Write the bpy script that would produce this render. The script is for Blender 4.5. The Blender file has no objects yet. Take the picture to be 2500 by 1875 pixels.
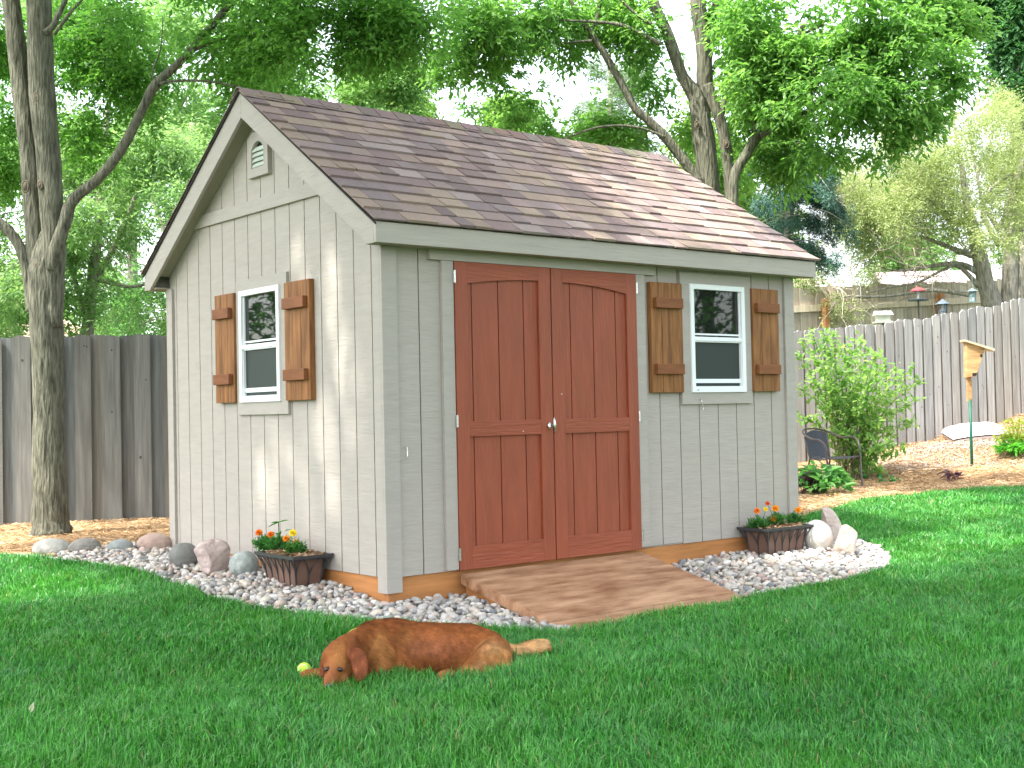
import bpy, bmesh, math, random
import numpy as np
from mathutils import Vector, Matrix, noise as mnoise
rad = math.radians
random.seed(7); RNG = np.random.default_rng(7)
scn = bpy.context.scene
COL = scn.collection

# ------------------------------------------------------------------ camera
CAM = np.array([-4.0389, -6.0955, 0.9296])
CR = np.array([0.77452013, -0.63219703, -0.02110646])
CU = np.array([0.00222977, -0.03063839, 0.99952805])
CF = np.array([0.63254534, 0.77420165, 0.0223204])
FPX = 3111.58
cd = bpy.data.cameras.new('camera'); cam = bpy.data.objects.new('camera', cd); COL.objects.link(cam)
m = Matrix(((CR[0], CU[0], -CF[0], CAM[0]), (CR[1], CU[1], -CF[1], CAM[1]), (CR[2], CU[2], -CF[2], CAM[2]), (0, 0, 0, 1)))
cam.matrix_world = m
cd.sensor_width = 36; cd.lens = 36 * FPX / 2500; cd.clip_start = .1; cd.clip_end = 600
scn.camera = cam

# ------------------------------------------------------------------ sky and sun
SUN_EL, SUN_AZ = 58.0, 176.0      # azimuth: direction the light comes from, degrees from +x towards +y
world = bpy.data.worlds.new('World'); scn.world = world; world.use_nodes = True
wn = world.node_tree; bg = wn.nodes['Background']
sky = wn.nodes.new('ShaderNodeTexSky'); sky.sky_type = 'NISHITA'; sky.sun_disc = False
sky.sun_elevation = rad(SUN_EL); sky.sun_rotation = rad(90 - SUN_AZ)
sky.air_density = 1.0; sky.dust_density = 3.0; sky.ozone_density = 1.0
hz = wn.nodes.new('ShaderNodeHueSaturation'); hz.inputs['Saturation'].default_value = .45; wn.links.new(sky.outputs[0], hz.inputs['Color'])   # thin high cloud: a paler, warmer sky
tn = wn.nodes.new('ShaderNodeMix'); tn.data_type = 'RGBA'; tn.blend_type = 'MULTIPLY'; tn.inputs['Factor'].default_value = 1; tn.inputs['B'].default_value = (1.0, .99, .96, 1)
wn.links.new(hz.outputs[0], tn.inputs['A']); wn.links.new(tn.outputs['Result'], bg.inputs[0]); bg.inputs[1].default_value = 0.15
sd = bpy.data.lights.new('sun', 'SUN'); sd.energy = 2.1; sd.angle = rad(0.9); sd.color = (1, .95, .86)
sun = bpy.data.objects.new('sun', sd); COL.objects.link(sun)
sdir = Vector((math.cos(rad(SUN_EL)) * math.cos(rad(SUN_AZ)), math.cos(rad(SUN_EL)) * math.sin(rad(SUN_AZ)), math.sin(rad(SUN_EL))))
sun.rotation_euler = sdir.to_track_quat('Z', 'Y').to_euler(); sun.location = (-10, 0, 20)
vs = scn.view_settings; vs.view_transform = 'Standard'; vs.look = 'None'; vs.gamma = 1; vs.exposure = 2.5
scn.cycles.max_bounces = 8; scn.cycles.transparent_max_bounces = 8
scn.cycles.diffuse_bounces = 4; scn.cycles.use_denoising = True

# ------------------------------------------------------------------ ground height
GP = np.array([(.5, -.95, -.26), (2, -.95, -.26), (-1, -1, -.31), (-4, -6, -.5), (-2.4, -2.6, -.38), (0, -3.6, -.4), (2, -4, -.38), (5, -4, -.3), (3.6, -1, -.2), (0, 0, -.155), (0, -.4, -.2), (3.66, 0, -.115), (2.8, -.02, -.13), (2.4,-.6,-.2),
  (-.15, .6, -.095), (-.25, 1.1, -.075), (-.25, 2, -.05), (-.3, 2.9, -.035), (-.6, .4, -.2), (-.8, 1.5, -.16), (-.9, 2.6, -.10), (-.9, 4, -.06), (-.2, 4.9, -.05), (-.3, 6.4, -.065), (1.2, 5.8, -.06), (-3, 8, -.08), (-4, 0, -.32), (-5, 6, -.12), (-2, 2, -.2), (8.2, 2.65, -.03),
  (6.0, 1.3, -.06), (5, 3, -.1), (9, 1.1, .0), (10.1, 2.4, .12), (9.96, 5.00, 0.13), (10.68, 4.87, 0.19), (11.41, 4.79, 0.25), (12.38, 4.64, 0.34), (13.06, 4.54, 0.45), (13.88, 4.46, 0.57), (14.88, 4.35, 0.72), (16, 4.2, .88), (11.9, 3.5, .36), (12, 0, .1), (9, -3, -.15), (18, 3, .9), (14, 0, .3),
  (15, 9, 1.2), (19, 6.6, 1.35), (26, 12, 1.8), (10, 14, .8), (0, 16, 0), (0, 40, .3), (-20, 10, -.1), (30, -10, .5), (-20, -20, -.5), (20, 40, 1.5), (45, 20, 2)])
def H(x, y):
    x = np.asarray(x, float); y = np.asarray(y, float)
    d2 = (x[..., None] - GP[:, 0]) ** 2 + (y[..., None] - GP[:, 1]) ** 2 + .15
    w = d2 ** -2.0
    return (w * GP[:, 2]).sum(-1) / w.sum(-1)
def Hs(x, y): return float(H(np.array(x), np.array(y)))
# a ray from the surveyed camera station; used to survey positions off the photograph once
def ray(u, v): return CF + CR * (u - 1250) / FPX - CU * (v - 937.5) / FPX
def at(u, v, D): return CAM + ray(u, v) * D                       # D metres of depth
def onz(u, v, z): r = ray(u, v); return CAM + r * (z - CAM[2]) / r[2]
def ong(u, v, dz=0):                                              # on the ground
    r = ray(u, v); lo, hi = 3.0, 3.0
    while hi < 60:
        p = CAM + r * hi
        if p[2] < Hs(p[0], p[1]) + dz: break
        lo = hi; hi += .25
    for _ in range(18):
        mid = (lo + hi) / 2; p = CAM + r * mid
        if p[2] < Hs(p[0], p[1]) + dz: hi = mid
        else: lo = mid
    return CAM + r * hi
def toscr(P):
    d = np.asarray(P) - CAM; z = d @ CF
    return 1250 + FPX * (d @ CR) / z, 937.5 - FPX * (d @ CU) / z, z

# ------------------------------------------------------------------ materials
def nodes(m):
    m.use_nodes = True; return m.node_tree, m.node_tree.nodes, m.node_tree.links
def mat(name, c, rough=.7, var=.15, nscale=(8, 8, 8), bump=0.0, bscale=None, spec=.3, metal=0, attr=None, c2=None, hue2=None, det=5, coat=0):
    """painted / natural surface: base colour varied by a stretched noise, relief by a second one"""
    m = bpy.data.materials.new(name); nt, N, L = nodes(m); b = N['Principled BSDF']
    b.inputs['Roughness'].default_value = rough; b.inputs['Specular IOR Level'].default_value = spec; b.inputs['Metallic'].default_value = metal
    if coat: b.inputs['Coat Weight'].default_value = coat
    tc = N.new('ShaderNodeTexCoord'); mp = N.new('ShaderNodeMapping'); mp.inputs['Scale'].default_value = nscale
    L.new(tc.outputs['Object'], mp.inputs[0])
    nz = N.new('ShaderNodeTexNoise'); nz.inputs['Scale'].default_value = 1; nz.inputs['Detail'].default_value = det; nz.inputs['Roughness'].default_value = .6
    L.new(mp.outputs[0], nz.inputs[0])
    rp = N.new('ShaderNodeMapRange'); rp.inputs[1].default_value = .3; rp.inputs[2].default_value = .7
    L.new(nz.outputs[0], rp.inputs[0])
    mx = N.new('ShaderNodeMix'); mx.data_type = 'RGBA'
    L.new(rp.outputs[0], mx.inputs['Factor'])
    a = np.array(c)
    if attr:
        at_ = N.new('ShaderNodeAttribute'); at_.attribute_name = 'Col'
        mv = N.new('ShaderNodeMix'); mv.data_type = 'RGBA'; mv.blend_type = 'MULTIPLY'; mv.inputs['Factor'].default_value = 1
        mx.inputs['A'].default_value = (1 - var,) * 3 + (1,); mx.inputs['B'].default_value = (1 + var,) * 3 + (1,)
        L.new(at_.outputs['Color'], mv.inputs['A']); L.new(mx.outputs['Result'], mv.inputs['B']); out = mv.outputs['Result']
    else:
        mx.inputs['A'].default_value = (*(a * (1 - var)), 1); mx.inputs['B'].default_value = (*(np.array(c2) if c2 is not None else a * (1 + var)), 1)
        out = mx.outputs['Result']
    L.new(out, b.inputs['Base Color'])
    if bump:
        mp2 = N.new('ShaderNodeMapping'); mp2.inputs['Scale'].default_value = bscale or nscale; L.new(tc.outputs['Object'], mp2.inputs[0])
        n2 = N.new('ShaderNodeTexNoise'); n2.inputs['Scale'].default_value = 1; n2.inputs['Detail'].default_value = 4; L.new(mp2.outputs[0], n2.inputs[0])
        bp = N.new('ShaderNodeBump'); bp.inputs['Strength'].default_value = 1; bp.inputs['Distance'].default_value = bump
        L.new(n2.outputs[0], bp.inputs['Height']); L.new(bp.outputs[0], b.inputs['Normal'])
    return m
def leafmat(name, rough=.45, trans=.64, spec=.4, tint=(1.08, 1.12, .72)):
    m = bpy.data.materials.new(name); nt, N, L = nodes(m); b = N['Principled BSDF']
    b.inputs['Roughness'].default_value = rough; b.inputs['Specular IOR Level'].default_value = spec
    a = N.new('ShaderNodeAttribute'); a.attribute_name = 'Col'
    L.new(a.outputs['Color'], b.inputs['Base Color'])
    t = N.new('ShaderNodeBsdfTranslucent'); mv = N.new('ShaderNodeMix'); mv.data_type = 'RGBA'; mv.blend_type = 'MULTIPLY'
    mv.inputs['Factor'].default_value = 1; mv.inputs['B'].default_value = (*tint, 1); L.new(a.outputs['Color'], mv.inputs['A'])
    L.new(mv.outputs['Result'], t.inputs['Color'])
    ms = N.new('ShaderNodeMixShader'); ms.inputs[0].default_value = trans
    L.new(b.outputs[0], ms.inputs[1]); L.new(t.outputs[0], ms.inputs[2]); L.new(ms.outputs[0], N['Material Output'].inputs[0])
    return m
M = {}
M['siding'] = mat('painted_siding', (.395, .358, .322), .75, .05, (5, 5, 30), .0035, (9, 9, 75))
M['trim'] = mat('painted_trim', (.385, .352, .318), .75, .05, (6, 6, 25), .003, (14, 14, 70))
M['trimh'] = mat('painted_trim_level', (.395, .362, .322), .75, .05, (3, 3, 25), .004, (5, 5, 60))
M['door'] = mat('barn_red_paint', (.27, .064, .030), .5, .13, (16, 16, 2.5), .007, (60, 60, 7), spec=.4)
M['doorf'] = mat('barn_red_frame_paint', (.28, .067, .032), .5, .12, (3, 3, 22), .006, (8, 8, 70), spec=.4)
M['cedar'] = mat('stained_cedar', (.19, .072, .022), .6, .35, (28, 28, 3.2), .002, (60, 60, 5), c2=(.34, .15, .05))
M['cedarh'] = mat('stained_cedar_batten', (.20, .072, .026), .6, .2, (6, 6, 30), .002, (8, 8, 70))
M['skid'] = mat('treated_lumber', (.44, .19, .065), .7, .25, (2, 2, 18), .001, (8, 8, 60))
M['ramp'] = mat('ramp_boards', (.28, .115, .05), .6, .32, (3.0, 12, 12), .0015, (3, 60, 60), c2=(.52, .31, .185), det=8)
M['white'] = mat('white_vinyl', (.80, .82, .84), .35, .01)
M['metal'] = mat('zinc', (.65, .66, .66), .25, .1, metal=1)
M['dark'] = mat('dark_void', (.02, .02, .02), .9)
M['vent'] = mat('vent_plastic', (.55, .62, .55), .5, .03)
M['soffit'] = mat('soffit_paint', (.33, .30, .23), .8, .05)
M['shingle'] = mat('asphalt_shingle', (1, 1, 1), .92, .16, (160, 160, 160), .002, (300, 300, 300), attr=True, spec=.15, det=3)
M['drip'] = mat('shingle_edge', (.03, .025, .025), .8)
M['bark'] = mat('bark', (.058, .060, .043), .92, .4, (48, 48, 7), .03, (48, 48, 7), c2=(.215, .212, .16), det=8)
M['barkthin'] = mat('smooth_bark', (.15, .14, .11), .9, .3, (20, 20, 8), .01, (40, 40, 10), c2=(.33, .30, .26))
M['barkpale'] = mat('pale_bark', (.16, .145, .12), .9, .3, (34, 34, 5), .03, (34, 34, 6), c2=(.40, .37, .32), det=8)
M['twig'] = mat('pale_twig', (.42, .36, .30), .9, .25, (20, 20, 20))
M['scar'] = mat('bark_scar', (.13, .11, .08), .9, .3, (60, 60, 60))
M['fence'] = mat('weathered_board', (1, 1, 1), .85, .28, (28, 28, 1.6), .002, (60, 60, 2.5), attr=True)
M['leaf'] = leafmat('leaf')
M['leafpale'] = leafmat('pale_leaf', .6, .45, .2)
M['needle'] = leafmat('needle', .6, .1, .3, (1, 1, 1))
M['grass'] = leafmat('grass_blade', .36, .35, .5, (1.1, 1.25, .5))
M['soil'] = mat('lawn_soil', (.05, .09, .03), .95, .4, (20, 20, 20))
M['mulch'] = mat('mulch_shred', (1, 1, 1), .85, .2, (40, 40, 40), attr=True)
M['pebble'] = mat('pebble', (1, 1, 1), .62, .16, (60, 60, 60), .001, (90, 90, 90), attr=True)
M['edging'] = mat('lawn_edging', (.05, .055, .06), .5, .2)
M['edgegrey'] = mat('pale_edging', (.45, .46, .47), .5, .2)  # lighter grey than the black edging strips
M['iron'] = mat('black_iron', (.035, .035, .038), .45, .2, spec=.5)
M['liner'] = mat('brown_liner', (.15, .085, .065), .6, .2, (9, 9, 9))
M['potsoil'] = mat('pot_mulch', (1, 1, 1), .9, .3, (60, 60, 60), attr=True)
M['attrmatte'] = mat('coloured_matte', (1, 1, 1), .7, .06, attr=True)
M['fur'] = mat('fur', (1, 1, 1), .7, .12, (20, 20, 20), attr=True, spec=.12)
M['skin'] = mat('dog_skin', (1, 1, 1), .75, .12, (30, 30, 30), attr=True, spec=.15)

def glassmat():
    m = bpy.data.materials.new('window_glass'); nt, N, L = nodes(m); b = N['Principled BSDF']
    b.inputs['Base Color'].default_value = (.01, .012, .012, 1); b.inputs['Roughness'].default_value = .02; b.inputs['IOR'].default_value = 1.55
    b.inputs['Specular IOR Level'].default_value = .6
    return m
M['glass'] = glassmat()
def screenmat():
    m = bpy.data.materials.new('insect_screen'); nt, N, L = nodes(m); b = N['Principled BSDF']
    b.inputs['Base Color'].default_value = (.035, .045, .045, 1); b.inputs['Roughness'].default_value = .25
    b.inputs['Specular IOR Level'].default_value = .35
    return m
M['screen'] = screenmat()

SUND = np.array(sdir)
# openings in the canopy: the sun reaches these spots (point, radius)
HOLES = [((-.9, 5.3, 0), .5), ((-.5, 4.6, 0), .35), ((0, .45, 1.35), 0.215), ((0, .68, 1.2), 0.182), ((0, .25, 1.1), 0.172), ((0, 1.0, 1.9), 0.172), ((0, 1.3, .45), 0.182), ((0, .55, .75), 0.194), ((0, 2.3, .9), 0.172), ((0, 1.9, .35), 0.161), ((-.13, .8, 2.45), 0.14), ((-.13, 2.3, 2.3), 0.128), ((-1.25, 2.65, -.1), 0.7), ((-1.2, 1.95, -.13), 0.56), ((-1.3, 3.4, -.1), 0.7), ((-1.75, 2.3, -.15), 0.49), ((3.75, -1.1, -.2), .3), ((3.2, -1.6, -.2), .25), ((9, 2.5, 0), 1.2), ((11.3, 3.4, .3), 1.2), ((7.2, 1.3, 0), .8), ((9, .6, 0), .7), ((-1.5, 4.3, -.1), 0.63), ((4.0, -.75, -.1), .38), ((4.9, -.5, -.1), .4), ((2.9, .2, 2.2), .35), ((3.5, .5, 2.3), .3), ((2.3, .8, 2.6), .25), ((0, .72, 1.95), 0.207), ((0, .5, 1.75), 0.187), ((0, .9, .55), 0.17), ((0, 1.25, .75), 0.226),
  ((0, .3, .35), 0.132), ((0, 2.1, 1.35), 0.17), ((0, 1.7, .65), 0.187), ((0, .75, .2), 0.132), ((0, .62, 2.2), 0.132), ((-1.9, -1.0, -.3), 0.168), ((6.2, .4, 0), .5)]
def sunny(P):
    k = np.ones(len(P), bool)
    for c, r in HOLES:
        d = P - np.array(c); t = d @ SUND; q = np.linalg.norm(d - t[:, None] * SUND, axis=1); k &= ~((q < r * 1.25 * (.7 + .6 * vnoise(P, 1.5, 21))) & (t > 1.5))
    return k
# ------------------------------------------------------------------ mesh builder
def tag(o, label=None, cat=None, group=None, kind=None):
    if label: o['label'] = label
    if cat: o['category'] = cat
    if group: o['group'] = group
    if kind: o['kind'] = kind
    return o
def wpos(o):
    p = Vector((0, 0, 0))
    while o is not None: p += o.location; o = o.parent
    return p
def thing(name, label, cat, loc=(0, 0, 0), group=None, rz=0):
    o = bpy.data.objects.new(name, None); COL.objects.link(o); o.location = Vector([float(q) for q in loc]); o.rotation_euler = (0, 0, rz)
    o.empty_display_size = .1
    return tag(o, label, cat, group)
def meshobj(name, V, Fc, material, parent=None, cols=None, smooth=False, local=False):
    me = bpy.data.meshes.new(name)
    V = np.asarray(V, float)
    if parent is not None and not local: V = V - np.array(wpos(parent))
    if isinstance(Fc, np.ndarray):
        n, k = Fc.shape
        me.vertices.add(len(V)); me.vertices.foreach_set('co', V.astype(np.float32).ravel())
        me.loops.add(n * k); me.loops.foreach_set('vertex_index', Fc.astype(np.int32).ravel())
        me.polygons.add(n); me.polygons.foreach_set('loop_start', np.arange(0, n * k, k, dtype=np.int32))
        me.update(calc_edges=True)
    else:
        me.from_pydata([tuple(v) for v in V], [], Fc)
    if cols is not None:
        cols = np.asarray(cols, float)
        a = me.attributes.new('Col', 'FLOAT_COLOR', 'POINT')
        a.data.foreach_set('color', np.hstack([cols, np.ones((len(cols), 1))]).astype(np.float32).ravel())
    if smooth: me.polygons.foreach_set('use_smooth', np.ones(len(me.polygons), bool))
    me.materials.append(material)
    o = bpy.data.objects.new(name, me); COL.objects.link(o)
    if parent is not None: o.parent = parent
    return o
class MB:
    def __init__(s): s.v = []; s.f = []; s.c = []
    def add(s, V, F, c=None):
        n = len(s.v); s.v += [tuple(float(q) for q in p) for p in V]; s.f += [[n + i for i in f] for f in F]
        s.c += [c if c is not None else (1, 1, 1)] * len(V)
        return s
    def box(s, x0, x1, y0, y1, z0, z1, c=None):
        V = [(x0, y0, z0), (x1, y0, z0), (x1, y1, z0), (x0, y1, z0), (x0, y0, z1), (x1, y0, z1), (x1, y1, z1), (x0, y1, z1)]
        return s.add(V, [(0, 3, 2, 1), (4, 5, 6, 7), (0, 1, 5, 4), (1, 2, 6, 5), (2, 3, 7, 6), (3, 0, 4, 7)], c)
    def prism(s, pts, d, c=None):
        """closed polygon (3-d points) swept by vector d"""
        n = len(pts); P = [np.array(p, float) for p in pts]; Q = [p + np.array(d, float) for p in P]
        return s.add(P + Q, [tuple(range(n))[::-1], tuple(range(n, 2 * n))] + [(i, (i + 1) % n, n + (i + 1) % n, n + i) for i in range(n)], c)
    def tube(s, pts, r, k=8, c=None, cap=True, rough=0):
        pts = [Vector([float(q) for q in p]) for p in pts]; n = len(pts)
        rr = r if hasattr(r, '__len__') else [r] * n
        V = []; up = None
        for i, p in enumerate(pts):
            t = (pts[min(i + 1, n - 1)] - pts[max(i - 1, 0)]).normalized()
            if up is None: up = t.orthogonal().normalized()
            up = (up - t * up.dot(t)).normalized(); w = t.cross(up)
            for j in range(k):
                a = 2 * math.pi * j / k
                q = rr[i] * (1 + (rough * mnoise.noise(Vector((math.cos(a) * 1.5, math.sin(a) * 1.5, i * .35 + p.x))) if rough else 0))
                V.append(p + (up * math.cos(a) + w * math.sin(a)) * q)
        F = [(i * k + j, i * k + (j + 1) % k, (i + 1) * k + (j + 1) % k, (i + 1) * k + j) for i in range(n - 1) for j in range(k)]
        if cap: F += [tuple(range(k))[::-1], tuple(range((n - 1) * k, n * k))]
        return s.add(V, F, c)
    def lathe(s, prof, cx, cy, cz, k=16, c=None):
        V = []; n = len(prof)
        for r, z in prof:
            for j in range(k): a = 2 * math.pi * j / k; V.append((cx + r * math.cos(a), cy + r * math.sin(a), cz + z))
        F = [(i * k + j, i * k + (j + 1) % k, (i + 1) * k + (j + 1) % k, (i + 1) * k + j) for i in range(n - 1) for j in range(k)]
        F += [tuple(range(k))[::-1], tuple(range((n - 1) * k, n * k))]
        return s.add(V, F, c)
    def build(s, name, material, parent=None, label=None, smooth=False, bevel=0, col=False, local=False):
        o = meshobj(name, s.v, s.f, material, parent, s.c if col else None, smooth, local)
        if bevel:
            b = o.modifiers.new('bevel', 'BEVEL'); b.width = bevel; b.segments = 2; b.limit_method = 'ANGLE'
        if label: o['label'] = label
        return o
def bx(name, material, parent, x0, x1, y0, y1, z0, z1, bevel=.003, label=None):
    return MB().box(x0, x1, y0, y1, z0, z1).build(name, material, parent, label, bevel=bevel)
def spline(P, n):
    P = np.array(P, float); out = []
    for i in range(len(P) - 1):
        p0 = P[max(i - 1, 0)]; p1 = P[i]; p2 = P[i + 1]; p3 = P[min(i + 2, len(P) - 1)]
        for t in np.linspace(0, 1, n, endpoint=False):
            out.append(.5 * ((2 * p1) + (-p0 + p2) * t + (2 * p0 - 5 * p1 + 4 * p2 - p3) * t * t + (-p0 + 3 * p1 - 3 * p2 + p3) * t ** 3))
    out.append(P[-1]); return np.array(out)
def vnoise(P, s, seed=0):
    """vectorised 3-d value noise in 0..1"""
    P = np.asarray(P, float) * s + 1000 + seed * 17.3; i = np.floor(P).astype(np.int64); f = P - i; f = f * f * (3 - 2 * f); r = 0
    for dx in (0, 1):
        for dy in (0, 1):
            for dz in (0, 1):
                h = (i[:, 0] + dx) * 73856093 ^ (i[:, 1] + dy) * 19349663 ^ (i[:, 2] + dz) * 83492791
                h = (h ^ (h >> 13)) * 1274126177 & 0x7fffffff; h = ((h ^ (h >> 16)) % 10007) / 10007.
                w = (f[:, 0] if dx else 1 - f[:, 0]) * (f[:, 1] if dy else 1 - f[:, 1]) * (f[:, 2] if dz else 1 - f[:, 2]); r = r + w * h
    return r
def unit(a): return a / (np.linalg.norm(a, axis=-1, keepdims=True) + 1e-9)
def inpoly(x, y, poly):
    r = np.zeros(len(x), bool); n = len(poly); j = n - 1
    for i in range(n):
        xi, yi = poly[i][:2]; xj, yj = poly[j][:2]
        c = ((yi > y) != (yj > y)) & (x < (xj - xi) * (y - yi) / (yj - yi + 1e-12) + xi); r ^= c; j = i
    return r
# ------------------------------------------------------------------ shed
L_, W_, OF, OG = 3.66, 2.859, .146, .134
HF, HT, HR = 1.8955, 2.024, 3.086
SL = (HR - HT) / (W_ / 2 + OF)
shed = thing('garden_shed', 'beige garden shed with red double doors and brown shingle roof', 'shed', (L_ / 2, W_ / 2, -.15))
def roofz(y, drop=0): return HR - SL * abs(y - W_ / 2) - drop

# siding: boards with real grooves between them; window openings stay closed behind the windows
def strips_front():
    b = MB(); g = .0045
    xs = [0.0, .25, .46]; right = [2.05, 2.241, 2.437, 2.633, 2.829, 3.025, 3.221, 3.417, L_]
    for a, c in list(zip(xs[:-1], xs[1:])) + [(.46, 2.05)] + list(zip(right[:-1], right[1:])):
        b.box(a + (g if a > 0 else 0), c - (g if c < L_ else 0), 0, .012, 0 if not (2.0 < a < 2.3) else .012, 1.93)
    b.box(.002, L_ - .002, .0125, .03, 0, 1.93)
    return b
strips_front().build('front_wall', M['siding'], shed)
def strips_gable(x0, s):
    b = MB(); ys = [0.0] + [.115 + .1878 * k for k in range(15)]; ys = [y for y in ys if y < W_] + [W_]; g = .0045
    for a, c in zip(ys[:-1], ys[1:]):
        a2 = a + (g if a > 0 else 0); c2 = c - (g if c < W_ else 0)
        pts = [(x0, a2, 0), (x0, c2, 0), (x0, c2, roofz(c2, .05))]
        if a2 < W_ / 2 < c2: pts.append((x0, W_ / 2, HR - .05))
        pts.append((x0, a2, roofz(a2, .05)))
        b.prism(pts, (s * .012, 0, 0))
    pts = [(x0 + s * .0125, .004, .001), (x0 + s * .0125, W_ - .004, .001), (x0 + s * .0125, W_ - .004, roofz(W_, .06)), (x0 + s * .0125, W_ / 2, HR - .06), (x0 + s * .0125, .004, roofz(0, .06))]
    b.prism(pts, (s * .02, 0, 0)); return b
strips_gable(0, 1).build('gable_wall', M['siding'], shed)
strips_gable(L_, -1).build('gable_wall', M['siding'], shed)
MB().box(.035, L_ - .035, W_ - .03, W_, 0, 1.93).build('rear_wall', M['siding'], shed)
# sill timbers
for n_, a in (('base_timber', (.012, L_ - .012, .012, .05, -.30, -.002)), ('base_timber', (.012, .05, .051, W_ - .012, -.30, -.002)), ('base_timber', (L_ - .05, L_ - .012, .051, W_ - .012, -.30, -.002))):
    bx(n_, M['skid'], shed, *a)
# corner boards (each is an L of two boards)
def lcorner(cx, cy, sx, sy, z0=-.086, z1=1.897):
    b = MB(); t = .021
    b.box(*sorted((cx - sx * t, cx + sx * .086)), *sorted((cy - sy * t, cy - sy * .0005)), z0, z1)
    b.box(*sorted((cx - sx * t, cx - sx * .0005)), *sorted((cy - sy * .0, cy + sy * .074)), z0, z1 + (.0))
    b.build('corner_trim', M['trim'], shed, bevel=.002)
lcorner(0, 0, 1, 1); lcorner(L_, 0, -1, 1); lcorner(0, W_, 1, -1); lcorner(L_, W_, -1, -1)
# roof: decks, soffits, fascia and rakes
for s in (-1, 1):
    ye = W_ / 2 + s * (W_ / 2 + OF)
    d = MB(); x0, x1 = -OG + .026, L_ + OG - .026; yd_ = ye - s * .0265
    zd = HT + SL * .0265
    d.prism([(x0, W_ / 2, HR - .022), (x0, yd_, zd - .022), (x0, yd_, zd - .040), (x0, W_ / 2, HR - .040)], (x1 - x0, 0, 0)); d.build('roof_deck', M['soffit'], shed)
    yw = W_ / 2 + s * W_ / 2
    ya, yb = sorted((yw + s * .001, ye - s * .026))
    bx('soffit', M['soffit'], shed, -OG + .026, L_ + OG - .026, ya, yb, HF + .004, HF + .016, 0)
    ya, yb = sorted((ye - s * .025, ye))
    bx('fascia', M['trimh'], shed, -OG, L_ + OG, ya, yb, HF, HT - .012, .003)
VW = .178
for xx, s in ((-OG, 1), (L_ + OG, -1)):
    for sg in (-1, 1):
        ye = W_ / 2 + sg * (W_ / 2 + OF - .0255); b = MB(); zt = lambda y: roofz(y, .018); zb = lambda y: roofz(y, .012 + VW)
        yc = W_ / 2 + sg * ((HR - .012 - VW - HF) / SL)
        yy = W_ / 2 + sg * .0004
        pts = [(xx, yy, zt(yy)), (xx, ye, zt(ye)), (xx, ye, HF - .001), (xx, yc, HF - .001), (xx, yy, zb(yy))]
        b.prism(pts, (s * .024, 0, 0)); b.build('rake_board', M['trim'], shed, bevel=.002)
        # sloping soffit under the gable overhang
        c = MB(); yw2 = W_ / 2 + sg * (W_ / 2 - .002)
        xs = sorted((xx + s * .025, 0 if s > 0 else L_))
        c.prism([(xs[0], yy, roofz(yy, .16)), (xs[0], yw2, roofz(yw2, .13)), (xs[0], yw2, roofz(yw2, .12)), (xs[0], yy, roofz(yy, .15))], (xs[1] - xs[0] - .001, 0, 0)); c.build('rake_soffit', M['soffit'], shed)
# shingles: overlapping tabs course by course
PAL = [(.215, .165, .155), (.205, .155, .145), (.175, .128, .125), (.25, .19, .155), (.225, .172, .155), (.19, .15, .15), (.26, .205, .165), (.155, .118, .116), (.235, .175, .155), (.24, .195, .185)]
def shingles(s):
    b = MB(); e = .139; S2 = (HR - .010 - (HT - .006)) / (W_ / 2 + OF + .02); dirv = np.array([0, s, -S2]); dirv /= np.linalg.norm(dirv); nrm = np.array([0, s * S2, 1]); nrm /= np.linalg.norm(nrm)
    slen = math.hypot(W_ / 2 + OF + .02, S2 * (W_ / 2 + OF + .02)); top = np.array([0, W_ / 2, HR - .010])
    ncol = int(slen / e) + 1; x0, x1 = -OG - .022, L_ + OG + .022
    rnd = random.Random(3 + s)
    for k in range(ncol):
        d1 = slen - k * e; d0 = max(d1 - e * 1.08, 0.0)
        if d1 < .03: break
        x = x0; last = None
        while x < x1 - .001:
            w = rnd.uniform(.11, .23); xe = min(x + w, x1)
            if x1 - xe < .04: xe = x1
            raised = rnd.random() < .5
            base = PAL[rnd.randrange(len(PAL))]; f = rnd.uniform(1.04, 1.26); c = tuple(q * f for q in base)
            h1 = (.016 if raised else .009) + rnd.uniform(0, .0012); h0 = .0015
            dd = rnd.uniform(-.003, .003); lean = rnd.uniform(-.006, .006)
            x_, xe_ = x, xe; x, xe = x + .0016, xe - .0016
            A = top + dirv * d0 + nrm * h0; B = top + dirv * (d1 + dd) + nrm * h1; Bb = top + dirv * (d1 + dd) + nrm * .0004
            def X(p, xx, o=0): q = np.array(p); q[0] = xx; return q + nrm * o
            V = [X(A, x), X(A, xe), X(B, xe - (lean if xe_ < x1 else 0)), X(B, x + (lean if x_ > x0 else 0)), X(Bb, xe - (lean if xe_ < x1 else 0)), X(Bb, x + (lean if x_ > x0 else 0)), X(A, x, -.001), X(A, xe, -.001)]
            b.add(V, [(0, 3, 2, 1), (3, 5, 4, 2), (0, 6, 5, 3), (1, 2, 4, 7)], c)
            x = xe_
    return b
for s in (-1, 1): shingles(s).build('shingles', M['shingle'], shed, col=True)
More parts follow.
